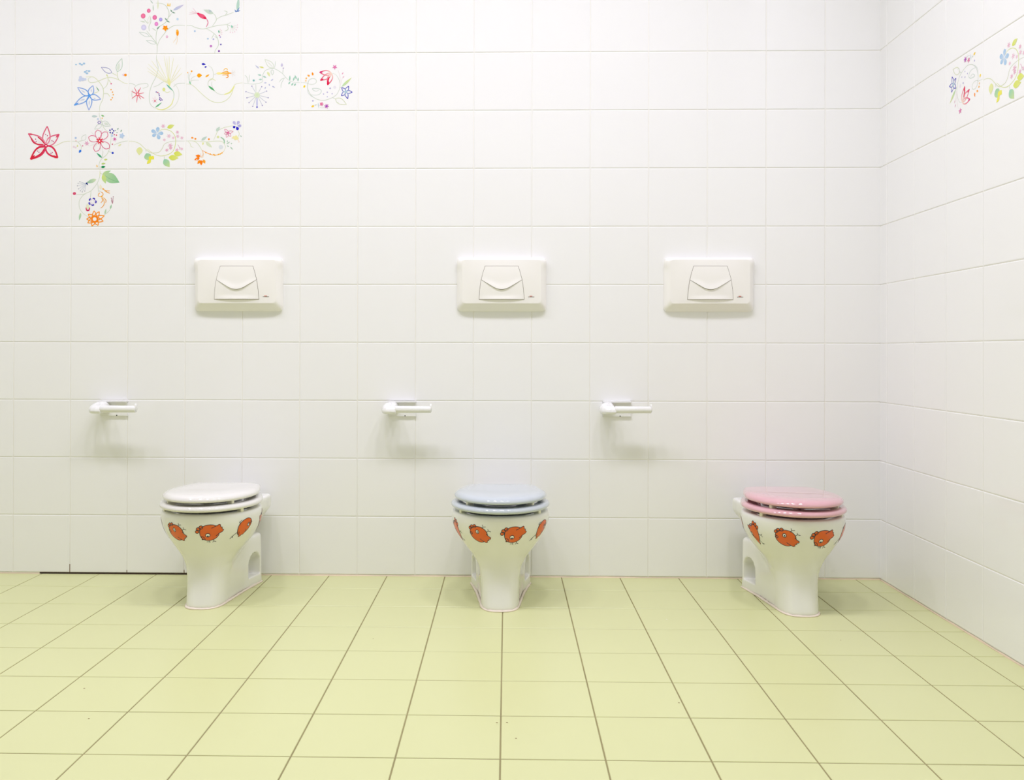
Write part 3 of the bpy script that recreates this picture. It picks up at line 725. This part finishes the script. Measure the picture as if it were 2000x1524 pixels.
def make_bowl_mesh():
    bm = bmesh.new()
    # bowl shell
    rings = [egg(z, a, yf, yr, -.29, ef=e) for z, a, yf, yr, e in BOWL]
    inner = [egg(z, a, yf, yr, -.29) for z, a, yf, yr in ((0.2885, .118, -.425, -.165), (0.280, .112, -.419, -.172), (0.24, .104, -.408, -.178), (0.20, .088, -.388, -.19), (0.165, .066, -.362, -.205), (0.140, .040, -.330, -.23))]
    loft(bm, rings + inner)
    # pedestal column and foot
    fo = [(0.0, .053, -.400, .100), (0.02, .053, -.398, .0995), (0.06, .0545, -.392, .099), (0.10, .057, -.386, .0985), (0.13, .058, -.380, .098), (0.155, .058, -.375, .0975), (0.163, .056, -.37, .096), (0.166, .052, -.365, .088)]
    loft(bm, [[(q.x, q.y, z) for q in foot_outline(a, yf, rw, -.080)] for z, a, yf, rw in fo])
    # rear flange that carries the hinges
    def flange(z, g, yf):
        return densify([(-.100 - g, yf, z), (.100 + g, yf, z), (.116 + g, -.09, z), (.118 + g, -.036 + g, z), (.112 + g, -.028 + g, z), (-.112 - g, -.028 + g, z), (-.118 - g, -.036 + g, z), (-.116 - g, -.09, z)], 80)
    loft(bm, [flange(.175, -.045, -.20), flange(.205, -.03, -.20), flange(.238, -.006, -.20), flange(.250, 0, -.20), flange(.284, 0, -.20), flange(.288, -.004, -.20)])
    fix(bm)
    me = bpy.data.meshes.new('tmp'); bm.to_mesh(me); bm.free()
    ob = bpy.data.objects.new('tmp', me); COL.objects.link(ob)
    # notches beside the heel
    cb = bmesh.new()
    for s in (-1, 1):
        pts = [(-.172, .032), (-.098, .032), (-.098, .075)] + [(-.135 + .037 * math.cos(a), .075 + .034 * math.sin(a)) for a in [k * math.pi / 8 for k in range(1, 8)]] + [(-.172, .075)]
        loft(cb, [[(s * .052, y, z) for y, z in pts], [(s * .13, y, z) for y, z in pts]])
    fix(cb)
    cm = bpy.data.meshes.new('tmpc'); cb.to_mesh(cm); cb.free()
    co = bpy.data.objects.new('tmpc', cm); COL.objects.link(co)
    r = ob.modifiers.new('r', 'REMESH'); r.mode = 'VOXEL'; r.voxel_size = 0.0030
    s_ = ob.modifiers.new('s', 'SMOOTH'); s_.factor = 0.5; s_.iterations = 18
    b_ = ob.modifiers.new('b', 'BOOLEAN'); b_.operation = 'DIFFERENCE'; b_.object = co; b_.solver = 'EXACT'
    r2 = ob.modifiers.new('r2', 'REMESH'); r2.mode = 'VOXEL'; r2.voxel_size = 0.0028
    s2 = ob.modifiers.new('s2', 'SMOOTH'); s2.factor = 0.5; s2.iterations = 6
    dg = bpy.context.evaluated_depsgraph_get()
    out = bpy.data.meshes.new_from_object(ob.evaluated_get(dg), depsgraph=dg)
    out.name = 'bowl'
    for o in (ob, co):
        bpy.data.objects.remove(o)
    zs = [v.co.z for v in out.vertices]
    return out

bowl_me = make_bowl_mesh()
bowl_me.materials.clear(); bowl_me.materials.append(M_PORC)
for pl in bowl_me.polygons:
    pl.use_smooth = True
bowl_bvh = BVHTree.FromPolygons([v.co.copy() for v in bowl_me.vertices], [list(q.vertices) for q in bowl_me.polygons])

def on_bowl(phi, zz, off):
    """point on the outside of the bowl at bearing phi (0 = front) and height zz"""
    d = Vector((math.sin(phi), -math.cos(phi), 0))
    c = Vector((0, -.30, zz))
    h = bowl_bvh.ray_cast(c + d * 0.5, -d)
    if h[0] is None:
        return c + d * .14
    n = h[1]
    if n.dot(d) < 0:
        n = -n
    return h[0] + n * off

class Chick:
    def __init__(s, phi0, zc, sx=1.0):
        s.phi0, s.zc, s.sx = phi0, zc, sx
        s.bm = bmesh.new()
    def P(s, x, y, off):
        return on_bowl(s.phi0 + x * s.sx / .150, s.zc + y * .97, off)
    def fill(s, pts, mi, off):
        t = bmesh.new()
        vs = [t.verts.new((x, y, 0)) for x, y in pts]
        f = t.faces.new(vs)
        bmesh.ops.triangulate(t, faces=[f])
        for _ in range(4):
            es = [e for e in t.edges if e.calc_length() > 0.007]
            if not es:
                break
            bmesh.ops.subdivide_edges(t, edges=es, cuts=1, use_grid_fill=False)
            bmesh.ops.triangulate(t, faces=t.faces[:])
        mp_ = {v: s.bm.verts.new(s.P(v.co.x, v.co.y, off)) for v in t.verts}
        for f in t.faces:
            try:
                s.bm.faces.new([mp_[v] for v in f.verts]).material_index = mi
            except ValueError:
                pass
        t.free()
    def line(s, pts, w, mi=1, off=.00052, closed=False):
        n = len(pts)
        V = []
        for i, p in enumerate(pts):
            a = Vector(pts[(i - 1) % n] if closed else pts[max(i - 1, 0)]); b = Vector(pts[(i + 1) % n] if closed else pts[min(i + 1, n - 1)])
            t = (b - a)
            t = t.normalized() if t.length else Vector((1, 0))
            nr = Vector((-t.y, t.x)) * w / 2
            V.append((s.bm.verts.new(s.P(p[0] + nr.x, p[1] + nr.y, off)), s.bm.verts.new(s.P(p[0] - nr.x, p[1] - nr.y, off))))
        for i in range(n if closed else n - 1):
            a, b = V[i], V[(i + 1) % n]
            s.bm.faces.new((a[0], a[1], b[1], b[0])).material_index = mi
    def blob(s, pts, mi=0, off=.0004, n=5, w=.0018, outline=True):
        q = [(p.x, p.y) for p in spline(pts, n, True)]
        s.fill(q, mi, off)
        if outline:
            s.line(q, w, 1, off + .00012, True)
    def ell(s, cx, cy, rx, ry, rot=0, mi=0, off=.0004, n=20, outline=True, w=.0018):
        c, t = math.cos(rot), math.sin(rot)
        q = [(cx + rx * math.cos(a) * c - ry * math.sin(a) * t, cy + rx * math.cos(a) * t + ry * math.sin(a) * c) for a in [2 * math.pi * k / n for k in range(n)]]
        s.fill(q, mi, off)
        if outline:
            s.line(q, w, 1, off + .00012, True)

S = 1 / 4.76 / 664          # metres per pixel of the sketched chicks
def chick(kind, phi, zc, sx=1.0):
    """kinds differ in pose: a lies back, b looks down, c stands on its tail, d rears up"""
    k = Chick(math.radians(phi), zc + .004, sx)
    def q(pts, c):
        return [((x - c[0]) * S, -(y - c[1]) * S) for x, y in pts]
    if kind == 'a':
        c = (810, 660)
        for x, y in ((718, 606), (738, 590), (770, 584)):
            k.ell(*q([(x, y)], c)[0], 17 * S, 15 * S, .5, off=.0003)
        k.blob(q([(712, 630), (735, 600), (790, 585), (845, 592), (885, 625), (897, 668), (880, 715), (835, 742), (785, 740), (735, 712), (710, 670)], c))
        k.blob(q([(706, 640), (722, 645), (716, 654), (704, 660), (716, 664), (724, 672), (735, 655)], c), off=.00045, n=3)
        k.blob(q([(880, 660), (905, 672), (928, 690), (924, 704), (905, 706), (908, 720), (890, 722), (888, 740), (872, 744), (845, 732), (820, 712), (850, 690)], c), off=.00055, outline=False)
        k.line(q([(886, 652), (905, 674), (928, 690), (924, 704), (905, 706), (908, 720), (890, 722), (888, 740), (872, 744), (845, 732), (810, 708)], c), .0018, off=.0008)
        k.ell(*q([(795, 637)], c)[0], 16 * S, 19 * S, 0, 2, .0007); k.ell(*q([(796, 640)], c)[0], 6 * S, 8 * S, 0, 3, .0009, outline=False)
        for f in ([(847, 600), (860, 585), (853, 563)], [(860, 585), (886, 581)], [(890, 635), (908, 622), (905, 604)], [(908, 622), (934, 628)]):
            k.line(q(f, c), .0015)
    elif kind == 'b':
        c = (805, 658)
        for x, y in ((726, 597), (700, 614), (690, 640)):
            k.ell(*q([(x, y)], c)[0], 18 * S, 16 * S, .8, off=.0003)
        k.blob(q([(712, 650), (725, 605), (770, 578), (825, 575), (870, 595), (893, 640), (885, 690), (850, 722), (800, 735), (750, 725), (720, 695)], c))
        k.blob(q([(722, 690), (730, 710), (728, 724), (745, 722), (760, 727), (750, 700)], c), off=.00045, n=3)
        k.blob(q([(822, 606), (860, 588), (892, 573), (902, 582), (900, 598), (918, 604), (916, 618), (932, 632), (922, 648), (890, 665), (860, 690), (850, 640)], c), off=.00055, outline=False)
        k.line(q([(820, 608), (860, 588), (892, 573), (902, 582), (900, 598), (918, 604), (916, 618), (932, 632), (922, 648), (890, 665), (862, 690)], c), .0018, off=.0008)
        k.ell(*q([(786, 678)], c)[0], 21 * S, 18 * S, 0, 2, .0007); k.ell(*q([(786, 687)], c)[0], 8 * S, 7 * S, 0, 3, .0009, outline=False)
        for f in ([(803, 733), (806, 760)], [(804, 748), (772, 748)], [(842, 728), (843, 742), (832, 757)], [(843, 742), (868, 752)]):
            k.line(q(f, c), .0015)
    elif kind == 'c':
        c = (1085, 625)
        k.blob(q([(1028, 640), (1035, 585), (1070, 545), (1115, 530), (1150, 548), (1158, 590), (1140, 635), (1110, 672), (1070, 690), (1038, 680)], c))
        k.blob(q([(1152, 565), (1163, 578), (1152, 590), (1140, 578)], c), off=.00045, n=3)
        k.blob(q([(1045, 660), (1055, 712), (1070, 705), (1078, 692), (1095, 690), (1108, 672), (1112, 640), (1080, 640)], c), off=.00055, outline=False)
        k.line(q([(1045, 655), (1055, 712), (1070, 705), (1078, 692), (1095, 690), (1108, 672), (1112, 638)], c), .0018, off=.0008)
        k.ell(*q([(1126, 595)], c)[0], 9 * S, 17 * S, 0, 2, .0007); k.ell(*q([(1129, 592)], c)[0], 4 * S, 6 * S, 0, 3, .0009, outline=False)
        for f in ([(1042, 585), (1038, 552), (1056, 540)], [(1038, 552), (1032, 560)], [(1028, 660), (994, 690), (975, 718)], [(994, 690), (998, 710)]):
            k.line(q(f, c), .0015)
    else:
        c = (490, 610)
        for x, y in ((500, 518), (530, 530), (550, 555)):
            k.ell(*q([(x, y)], c)[0], 15 * S, 20 * S, -.4, off=.0003)
        k.blob(q([(425, 575), (440, 545), (475, 532), (520, 535), (548, 570), (555, 620), (545, 670), (515, 695), (475, 680), (445, 650), (430, 615)], c))
        k.blob(q([(404, 556), (430, 560), (440, 580), (420, 590)], c), off=.00045, n=3)
        k.blob(q([(450, 645), (475, 690), (515, 728), (522, 700), (505, 680)], c), off=.00055, n=3)
        k.ell(*q([(462, 546)], c)[0], 15 * S, 10 * S, 0, 2, .0007); k.ell(*q([(463, 547)], c)[0], 7 * S, 6 * S, 0, 3, .0009, outline=False)
        k.ell(*q([(450, 630)], c)[0], 8 * S, 15 * S, .4, 2, .0007)
        for f in ([(556, 622), (582, 626), (598, 612)], [(582, 626), (602, 642)], [(540, 688), (562, 710), (592, 714)], [(562, 710), (568, 724)]):
            k.line(q(f, c), .0015)
    for f in k.bm.faces:
        f.normal_update()
        if f.normal.dot(f.calc_center_median() - Vector((0, -.3, .23))) < 0:
            f.normal_flip()
    return k.bm

def seat_outline(z, g, wd=.1530, yf=-.470, yb=-.150, hw=.121, n=96):
    """closed outline of seat or lid: round front, straight hinge edge; g shrinks it"""
    yc = -.295
    P = []
    wd -= g; yf += g; yb -= g; hw -= g
    for k in range(25):                       # right side front -> widest
        a = k / 24 * math.pi / 2
        P.append((wd * math.sin(a), yc - (yc - yf) * math.cos(a)))
    cr = .018
    for k in range(1, 13):                    # widest -> back corner
        t = k / 12
        P.append((wd - (wd - hw) * t ** 1.5, yc + (yb - cr - yc) * t))
    for k in range(1, 7):
        a = k / 6 * math.pi / 2
        P.append((hw - cr + cr * math.cos(a), yb - cr + cr * math.sin(a)))
    full = P + [(-x, y) for x, y in reversed(P[1:])]
    return [Vector((q.x, q.y, z)) for q in densify([(x, y, 0) for x, y in full], n)]

def seat_mesh():
    bm = bmesh.new()
    z0, z1 = .2985, .3165
    o = [(.006, z0), (.002, z0 + .002), (0, z0 + .0055), (.0006, z0 + .0090), (.0024, z0 + .0122), (.0056, z0 + .0150), (.0100, z0 + .0170), (.0155, z1)]
    rings = [seat_outline(z, g) for g, z in o]
    inn = [(z1 - .001, 0), (z1 - .006, -.004), (z0 + .004, -.004), (z0, 0)]
    for z, g in inn:
        rings.append([Vector(v) for v in egg(z, .097 + g, -.410 - g, -.205 + g, -.30, 96)])
    # align the start of the inner rings with the outer ones (both start at the front, run to +x)
    vr = [[bm.verts.new(q) for q in r] for r in rings]
    n = 96
    for a, b in zip(vr, vr[1:] + vr[:1]):
        for i in range(n):
            j = (i + 1) % n
            bm.faces.new((a[i], a[j], b[j], b[i]))
    return fix(bm)

def lid_mesh():
    bm = bmesh.new()
    z0 = .3265
    kw = dict(wd=.1425, yf=-.4670, yb=-.147, hw=.116)
    prof = [(.080, z0 + .0150), (.020, z0 + .0148), (.0150, z0 + .0120), (.0135, z0 + .0030), (.0120, z0 + .0010), (.006, z0 + .0003), (.0025, z0), (.0008, z0 + .0015), (0, z0 + .005), (.0010, z0 + .0083), (.0032, z0 + .0115), (.0068, z0 + .0144), (.0118, z0 + .0167), (.0185, z0 + .0185), (.028, z0 + .0199), (.042, z0 + .0210), (.060, z0 + .0216), (.082, z0 + .0219)]
    rings = []
    for g, z in prof:
        r = seat_outline(z, min(g, .095), **kw)
        rings.append(r)
    # the hinge strip behind the crease sits a little lower
    for r in rings[12:]:
        for v in r:
            if v.y > -.172:
                v.z -= .0022
    loft(bm, rings)
    return fix(bm)

def pad(x, y, z0, z1, r=.0075):
    bm = bmesh.new()
    cyl(bm, (x, y, z0), (x, y, z1), r, r, 16, .001)
    return fix(bm)

def pad_box(x, y, z0, z1, rot):
    bm = bmesh.new()
    box(bm, -.011, .011, -.005, .005, z0, z1)
    bmesh.ops.bevel(bm, geom=bm.edges[:], offset=.001, segments=2, affect='EDGES')
    bmesh.ops.transform(bm, matrix=Matrix.Translation((x, y, 0)) @ Matrix.Rotation(rot, 4, 'Z'), verts=bm.verts[:])
    return fix(bm)

TG = 'three child-size toilets along the back wall'
def make_toilet(label, x, y, seat_mat):
    t = thing('toilet', label, 'toilet', (x, y, 0), 0, TG)
    bowl = bpy.data.objects.new('bowl', bowl_me)
    COL.objects.link(bowl)
    bowl.parent = t
    for kind, phi, z, sx in (('d', -68.5, .232, 1), ('a', -25, .2315, 1), ('b', 16.5, .2305, 1), ('c', 59, .2335, 1.3), ('d', 101, .24, 1), ('b', -111, .236, 1)):
        link('chick_decal', chick(kind, phi, z, sx), [M_ORANGE, M_INK, M_EYEW, M_PUP], bowl, True)
    seat = link('seat', seat_mesh(), seat_mat, t, True, 50)
    lid = link('lid', lid_mesh(), seat_mat, t, True, 50)
    for s in (-1, 1):
        link('bumper', pad_box(s * .112, -.372, .2875, .2995, s * -.75 + math.pi / 2 * 0), M_RUB, seat, True, 40)
        link('bumper', pad_box(s * .090, -.398, .3160, .3300, s * -.55), M_RUB, lid, True, 40)
        bm = bmesh.new()
        cyl(bm, (s * .068, -.150, .2875), (s * .068, -.150, .327), .010, .010, 18, .001)
        cyl(bm, (s * .050, -.142, .318), (s * .086, -.142, .318), .0065, .0065, 18, .001)
        link('hinge', fix(bm), seat_mat, t, True, 40)
        bm = bmesh.new()
        cyl(bm, (s * .058, -.150, .030), (s * .058, -.150, .043), .0055, .0055, 6)
        cyl(bm, (s * .058, -.150, .031), (s * .058, -.150, .0335), .009, .009, 18)
        link('floor_bolt', fix(bm), M_BOLT, t)
    bm = bmesh.new()
    half = []
    for k in range(15):
        a = k / 14 * math.radians(78)
        half.append((.0600 * math.sin(a) ** (2 / 3.0) if k else 0.0, -.29 - .1225 * math.cos(a) ** (2 / 3.0)))
    half += [(.0765, -.20), (.0890, -.135), (.0975, -.092), (.0990, -.083), (.094, -.080)]
    ol = densify([(q[0], q[1], 0) for q in half + [(-q[0], q[1]) for q in reversed(half) if q[0] > 0]], 120)
    n = len(ol)
    rings = []
    for i, q in enumerate(ol):
        tt = (ol[(i + 1) % n] - ol[i - 1]).normalized()
        nr = Vector((tt.y, -tt.x, 0))
        if nr.dot(q - Vector((0, -.25, 0))) < 0:
            nr = -nr
        s = random.uniform(.0032, .0050)
        rings.append([q - nr * .004, q + nr * s, q + nr * s * .75 + Vector((0, 0, s * .7)), q + nr * s * .1 + Vector((0, 0, s * 1.25)), q - nr * .004 + Vector((0, 0, s * 1.1))])
    vr = [[bm.verts.new(p_) for p_ in r] for r in rings]
    for a, b in zip(vr, vr[1:] + vr[:1]):
        for i in range(5):
            j = (i + 1) % 5
            bm.faces.new((a[i], a[j], b[j], b[i]))
    link('sealant_bead', fix(bm), M_SEAL, t, True)
    return t

make_toilet('small white toilet with a glossy white lid and orange chick stickers', 0.796, 0.0, M_WHITE)
make_toilet('small white toilet with a pale blue lid and orange chick stickers', 1.696, 0.0, M_BLUE)
make_toilet('small white toilet with a pink lid and orange chick stickers', 2.588, -0.025, M_PINK)

# ---------------------------------------------------------------- flush plates
def dome(x, z):
    """distance of the plate's face from the wall"""
    return .0265 + .0070 * (1 - (x / .135) ** 2) * (1 - ((z - .005) / .085) ** 2)

def rrect(x0, x1, z0, z1, r, y, n=6):
    out = []
    for cx, cz, a0 in ((x1 - r, z0 + r, -90), (x1 - r, z1 - r, 0), (x0 + r, z1 - r, 90), (x0 + r, z0 + r, 180)):
        for k in range(n + 1):
            a = math.radians(a0 + 90 * k / n)
            out.append((cx + r * math.cos(a), cz + r * math.sin(a)))
    return [Vector((px, y, pz)) for px, pz in densify2(out, 96)]

def densify2(pts, n):
    return [(q.x, q.y) for q in densify([(a, b, 0) for a, b in pts], n)]

def plate_mesh():
    bm = bmesh.new()
    O = (-.153, .153, -.0918, .0918)
    I = (-.1345, .1345, -.0655, .0838)
    rings = [rrect(*O, .012, .0022), rrect(*O, .012, -.004), rrect(O[0] + .001, O[1] - .001, O[2] + .001, O[3] - .001, .012, -.0062)]
    mix = lambda t: [O[i] + (I[i] - O[i]) * t for i in range(4)]
    rings += [rrect(*mix(.10), .012, -.0090), rrect(*mix(.5), .011, -.0182), rrect(*mix(.85), .010, -.0245)]
    for r, k in zip(rings[1:], (.0085, .0085, .0080, .0045, .0010)):
        for v in r:                       # the upper edge is steeper than the chamfer below
            if v.z > .05:
                v.y -= k * min(1, (v.z - .05) / .02)
    for t, k in ((.95, 0), (1.0, 0)):
        rings.append([Vector((v.x, -dome(v.x, v.z) + (.0008 if t < 1 else 0), v.z)) for v in rrect(*mix(t), .009, 0)])
    cz = .0065
    for s in (.97, .9, .8, .7, .6, .5, .4, .3, .2, .1):
        rings.append([Vector((v.x * s, -dome(v.x * s, cz + (v.z - cz) * s), cz + (v.z - cz) * s)) for v in rrect(*I, .009, 0)])
    vr = loft(bm, rings, False, True)
    return fix(bm)

TOPZ, MIDZ, BOTZ = .0617, .0150, -.0515
def side_x(z):
    pts = [(BOTZ, .0770), (-.02, .0748), (MIDZ, .0697), (.04, .0633), (TOPZ, .0562)]
    for (a, xa), (b, xb) in zip(pts[:-1], pts[1:]):
        if z <= b:
            return xa + (xb - xa) * (z - a) / (b - a)
    return pts[-1][1]
def vee(x):
    a = abs(x)
    lin_ = MIDZ - (.0697 - a) * .60
    return lin_ if a > .030 else (MIDZ - (.0697 - .030) * .60) - .0092 * (1 - (a / .030) ** 2)

def button_mesh(upper):
    bm = bmesh.new()
    NX, NZ = 40, 14
    g = .0006
    out = 0.0012
    grid = []
    for i in range(NX + 1):
        s = -1 + 2 * i / NX
        col = []
        for j in range(NZ + 1):
            t = j / NZ
            if upper:
                # bottom of the column on the vee, top on the straight edge
                xb = s * (.0697 - g)
                zb = vee(xb) + g
                xt = s * (side_x(TOPZ) - g)
                zt = TOPZ - g
                z = zb + (zt - zb) * t
                x = s * (side_x(max(z, MIDZ + (zb - vee(s * .0697)) )) - g)
                x = xb + (xt - xb) * t if abs(s) < 1 else s * (side_x(z) - g)
                x = (1 - abs(s) ** 6) * (xb + (xt - xb) * t) + abs(s) ** 6 * s * (side_x(z) - g)
                lip = math.exp(-((t) / .16) ** 2) * (1 - abs(s) ** 2.5) * .0040
            else:
                xt = s * (.0697 - g)
                zt = vee(xt) - g
                zb = BOTZ + g
                z = zb + (zt - zb) * t
                xb = s * (.0770 - g)
                x = (1 - abs(s) ** 6) * (xb + (xt - xb) * t) + abs(s) ** 6 * s * (side_x(z) - g)
                dz = (z - zb)
                lip = math.exp(-(dz / .0085) ** 2) * (1 - abs(s) ** 2.5) * .0036
            col.append((x, -dome(x, z) - out - lip, z))
        grid.append(col)
    V = [[bm.verts.new(q) for q in c] for c in grid]
    for i in range(NX):
        for j in range(NZ):
            bm.faces.new((V[i][j], V[i + 1][j], V[i + 1][j + 1], V[i][j + 1]))
    # skirt back to the plate
    edge = [V[i][0] for i in range(NX + 1)] + [V[NX][j] for j in range(1, NZ + 1)] + [V[i][NZ] for i in range(NX - 1, -1, -1)] + [V[0][j] for j in range(NZ - 1, 0, -1)]
    back = [bm.verts.new((v.co.x, -dome(v.co.x, v.co.z) + .0008, v.co.z)) for v in edge]
    n = len(edge)
    for i in range(n):
        j = (i + 1) % n
        bm.faces.new((edge[j], edge[i], back[i], back[j]))
    return fix(bm)

def well_mesh():
    """dark joint around the buttons, lying on the face"""
    bm = bmesh.new()
    NZ, NX = 20, 24
    g = -.0006
    V = []
    for j in range(NZ + 1):
        z = BOTZ + g + (TOPZ - BOTZ - 2 * g) * j / NZ
        h = side_x(min(max(z, BOTZ), TOPZ)) - g
        V.append([bm.verts.new((h * (-1 + 2 * i / NX), -dome(h * (-1 + 2 * i / NX), z) - .0003, z)) for i in range(NX + 1)])
    for j in range(NZ):
        for i in range(NX):
            bm.faces.new((V[j][i], V[j][i + 1], V[j + 1][i + 1], V[j + 1][i]))
    return bm

def print_mesh(rows):
    bm = bmesh.new()
    for x0, x1, z0, z1 in rows:
        d = dome((x0 + x1) / 2, (z0 + z1) / 2)
        box(bm, x0, x1, -d - .00035, -d + .0004, z0, z1)
    return fix(bm)

PGRP = 'flush plates in the back wall'
pl = thing('flush_plate', 'white dual flush plate in the wall above the white-lidded toilet', 'flush plate', (.789, 0, 1.0035), 0, PGRP)
link('cover_plate', plate_mesh(), M_PLAST, pl, True, 32)
link('button_gap', well_mesh(), M_GAP, pl, True)
link('flush_button', button_mesh(True), M_PLAST, pl, True, 50)
link('flush_button', button_mesh(False), M_PLAST, pl, True, 50)
lx, lz = .1015, -.0430
o = link('maker_mark', print_mesh([(lx - .0110 + k * .0027, lx - .0110 + k * .0027 + w_, lz - .0012, lz + .0006) for k, w_ in enumerate((.0022, .0019, .0023, .0020, .0024, .0021, .0023, .0018))]), M_GREY, pl)
link('red_mark', print_mesh([(lx - .0062 + k * .0024, lx - .0062 + k * .0024 + .0019, lz + .0011, lz + .0037) for k in range(4)]), M_RED, o)
for x, lab in ((1.697, 'white dual flush plate in the wall above the blue-lidded toilet'), (2.404, 'white dual flush plate in the wall up and left of the pink-lidded toilet')):
    c = copy_tree(pl)
    c.location.x = x
    c['label'] = lab

# ---------------------------------------------------------------- paper holders
HG = 'empty paper holders on the back wall'
h = thing('toilet_paper_holder', 'empty white paper holder on the wall up and left of the white-lidded toilet', 'paper holder', (.404, 0, .576), 0, HG)
bm = bmesh.new()                              # wall plate with its top ledge
box(bm, -.098, 0, -.007, 0.0022, -.0285, .022)
box(bm, -.098, 0, -.019, 0.0022, .0195, .0265)
bmesh.ops.bevel(bm, geom=bm.edges[:], offset=.0018, segments=2, affect='EDGES')
link('wall_plate', bm, M_HOLD, h, True, 40)
bm = bmesh.new()                              # rounded shoulder that carries the bar
plan = [(-.060, .0022), (-.060, -.040), (-.0600, -.0855), (-.078, -.0865), (-.096, -.0805), (-.1075, -.068), (-.1125, -.050), (-.111, -.030), (-.105, -.012), (-.100, .0022)]
pp = [(q.x, q.y) for q in densify([(a, b, 0) for a, b in plan], 80)]
cxp, cyp = -.082, -.04
rings = []
for ins, z in ((.007, -.0150), (.003, -.0140), (.0008, -.0110), (0, -.006), (0, .003), (.0012, .0085), (.004, .0138), (.0085, .0178), (.0145, .0203), (.022, .0216), (.030, .0220)):
    r = []
    for a, b in pp:
        v = Vector((a - cxp, b - cyp))
        f = max(0.05, 1 - ins / max(v.length, 1e-6))
        r.append((cxp + v.x * f, b if b > 0 else cyp + v.y * f, z - .17 * max(0, -(b + .03)) * (1 if z > 0 else -.05)))
    rings.append(r)
loft(bm, rings)
link('arm', fix(bm), M_HOLD, h, True, 60)
bm = bmesh.new()
cyl(bm, (-.064, -.073, .0005), (.057, -.073, .0005), .0122, .0115, 28, .002)
link('roll_bar', fix(bm), M_HOLD, h, True, 40)
bm = bmesh.new()
rr = [[(.0535 + dx, -.073 + r_ * math.cos(a) * .55, .006 + r_ * math.sin(a) * 1.0) for a in [2 * math.pi * k / 20 for k in range(20)]] for dx, r_ in ((0, .012), (.001, .0135), (.005, .0135), (.006, .012))]
loft(bm, rr)
link('end_lip', fix(bm), M_HOLD, h, True, 40)
bm = bmesh.new()
cyl(bm, (-.038, -.0072, -.0255), (-.038, -.004, -.0255), .0020, .0020, 12)
link('screw', fix(bm), M_SCREW, h)
for x, z, lab in ((1.404, .578, 'empty white paper holder on the wall up and left of the blue-lidded toilet'), (2.141, .5795, 'empty white paper holder nearest the pink-lidded toilet, below the right flush plate')):
    c = copy_tree(h)
    c.location.x = x
    c.location.z = z
    c['label'] = lab
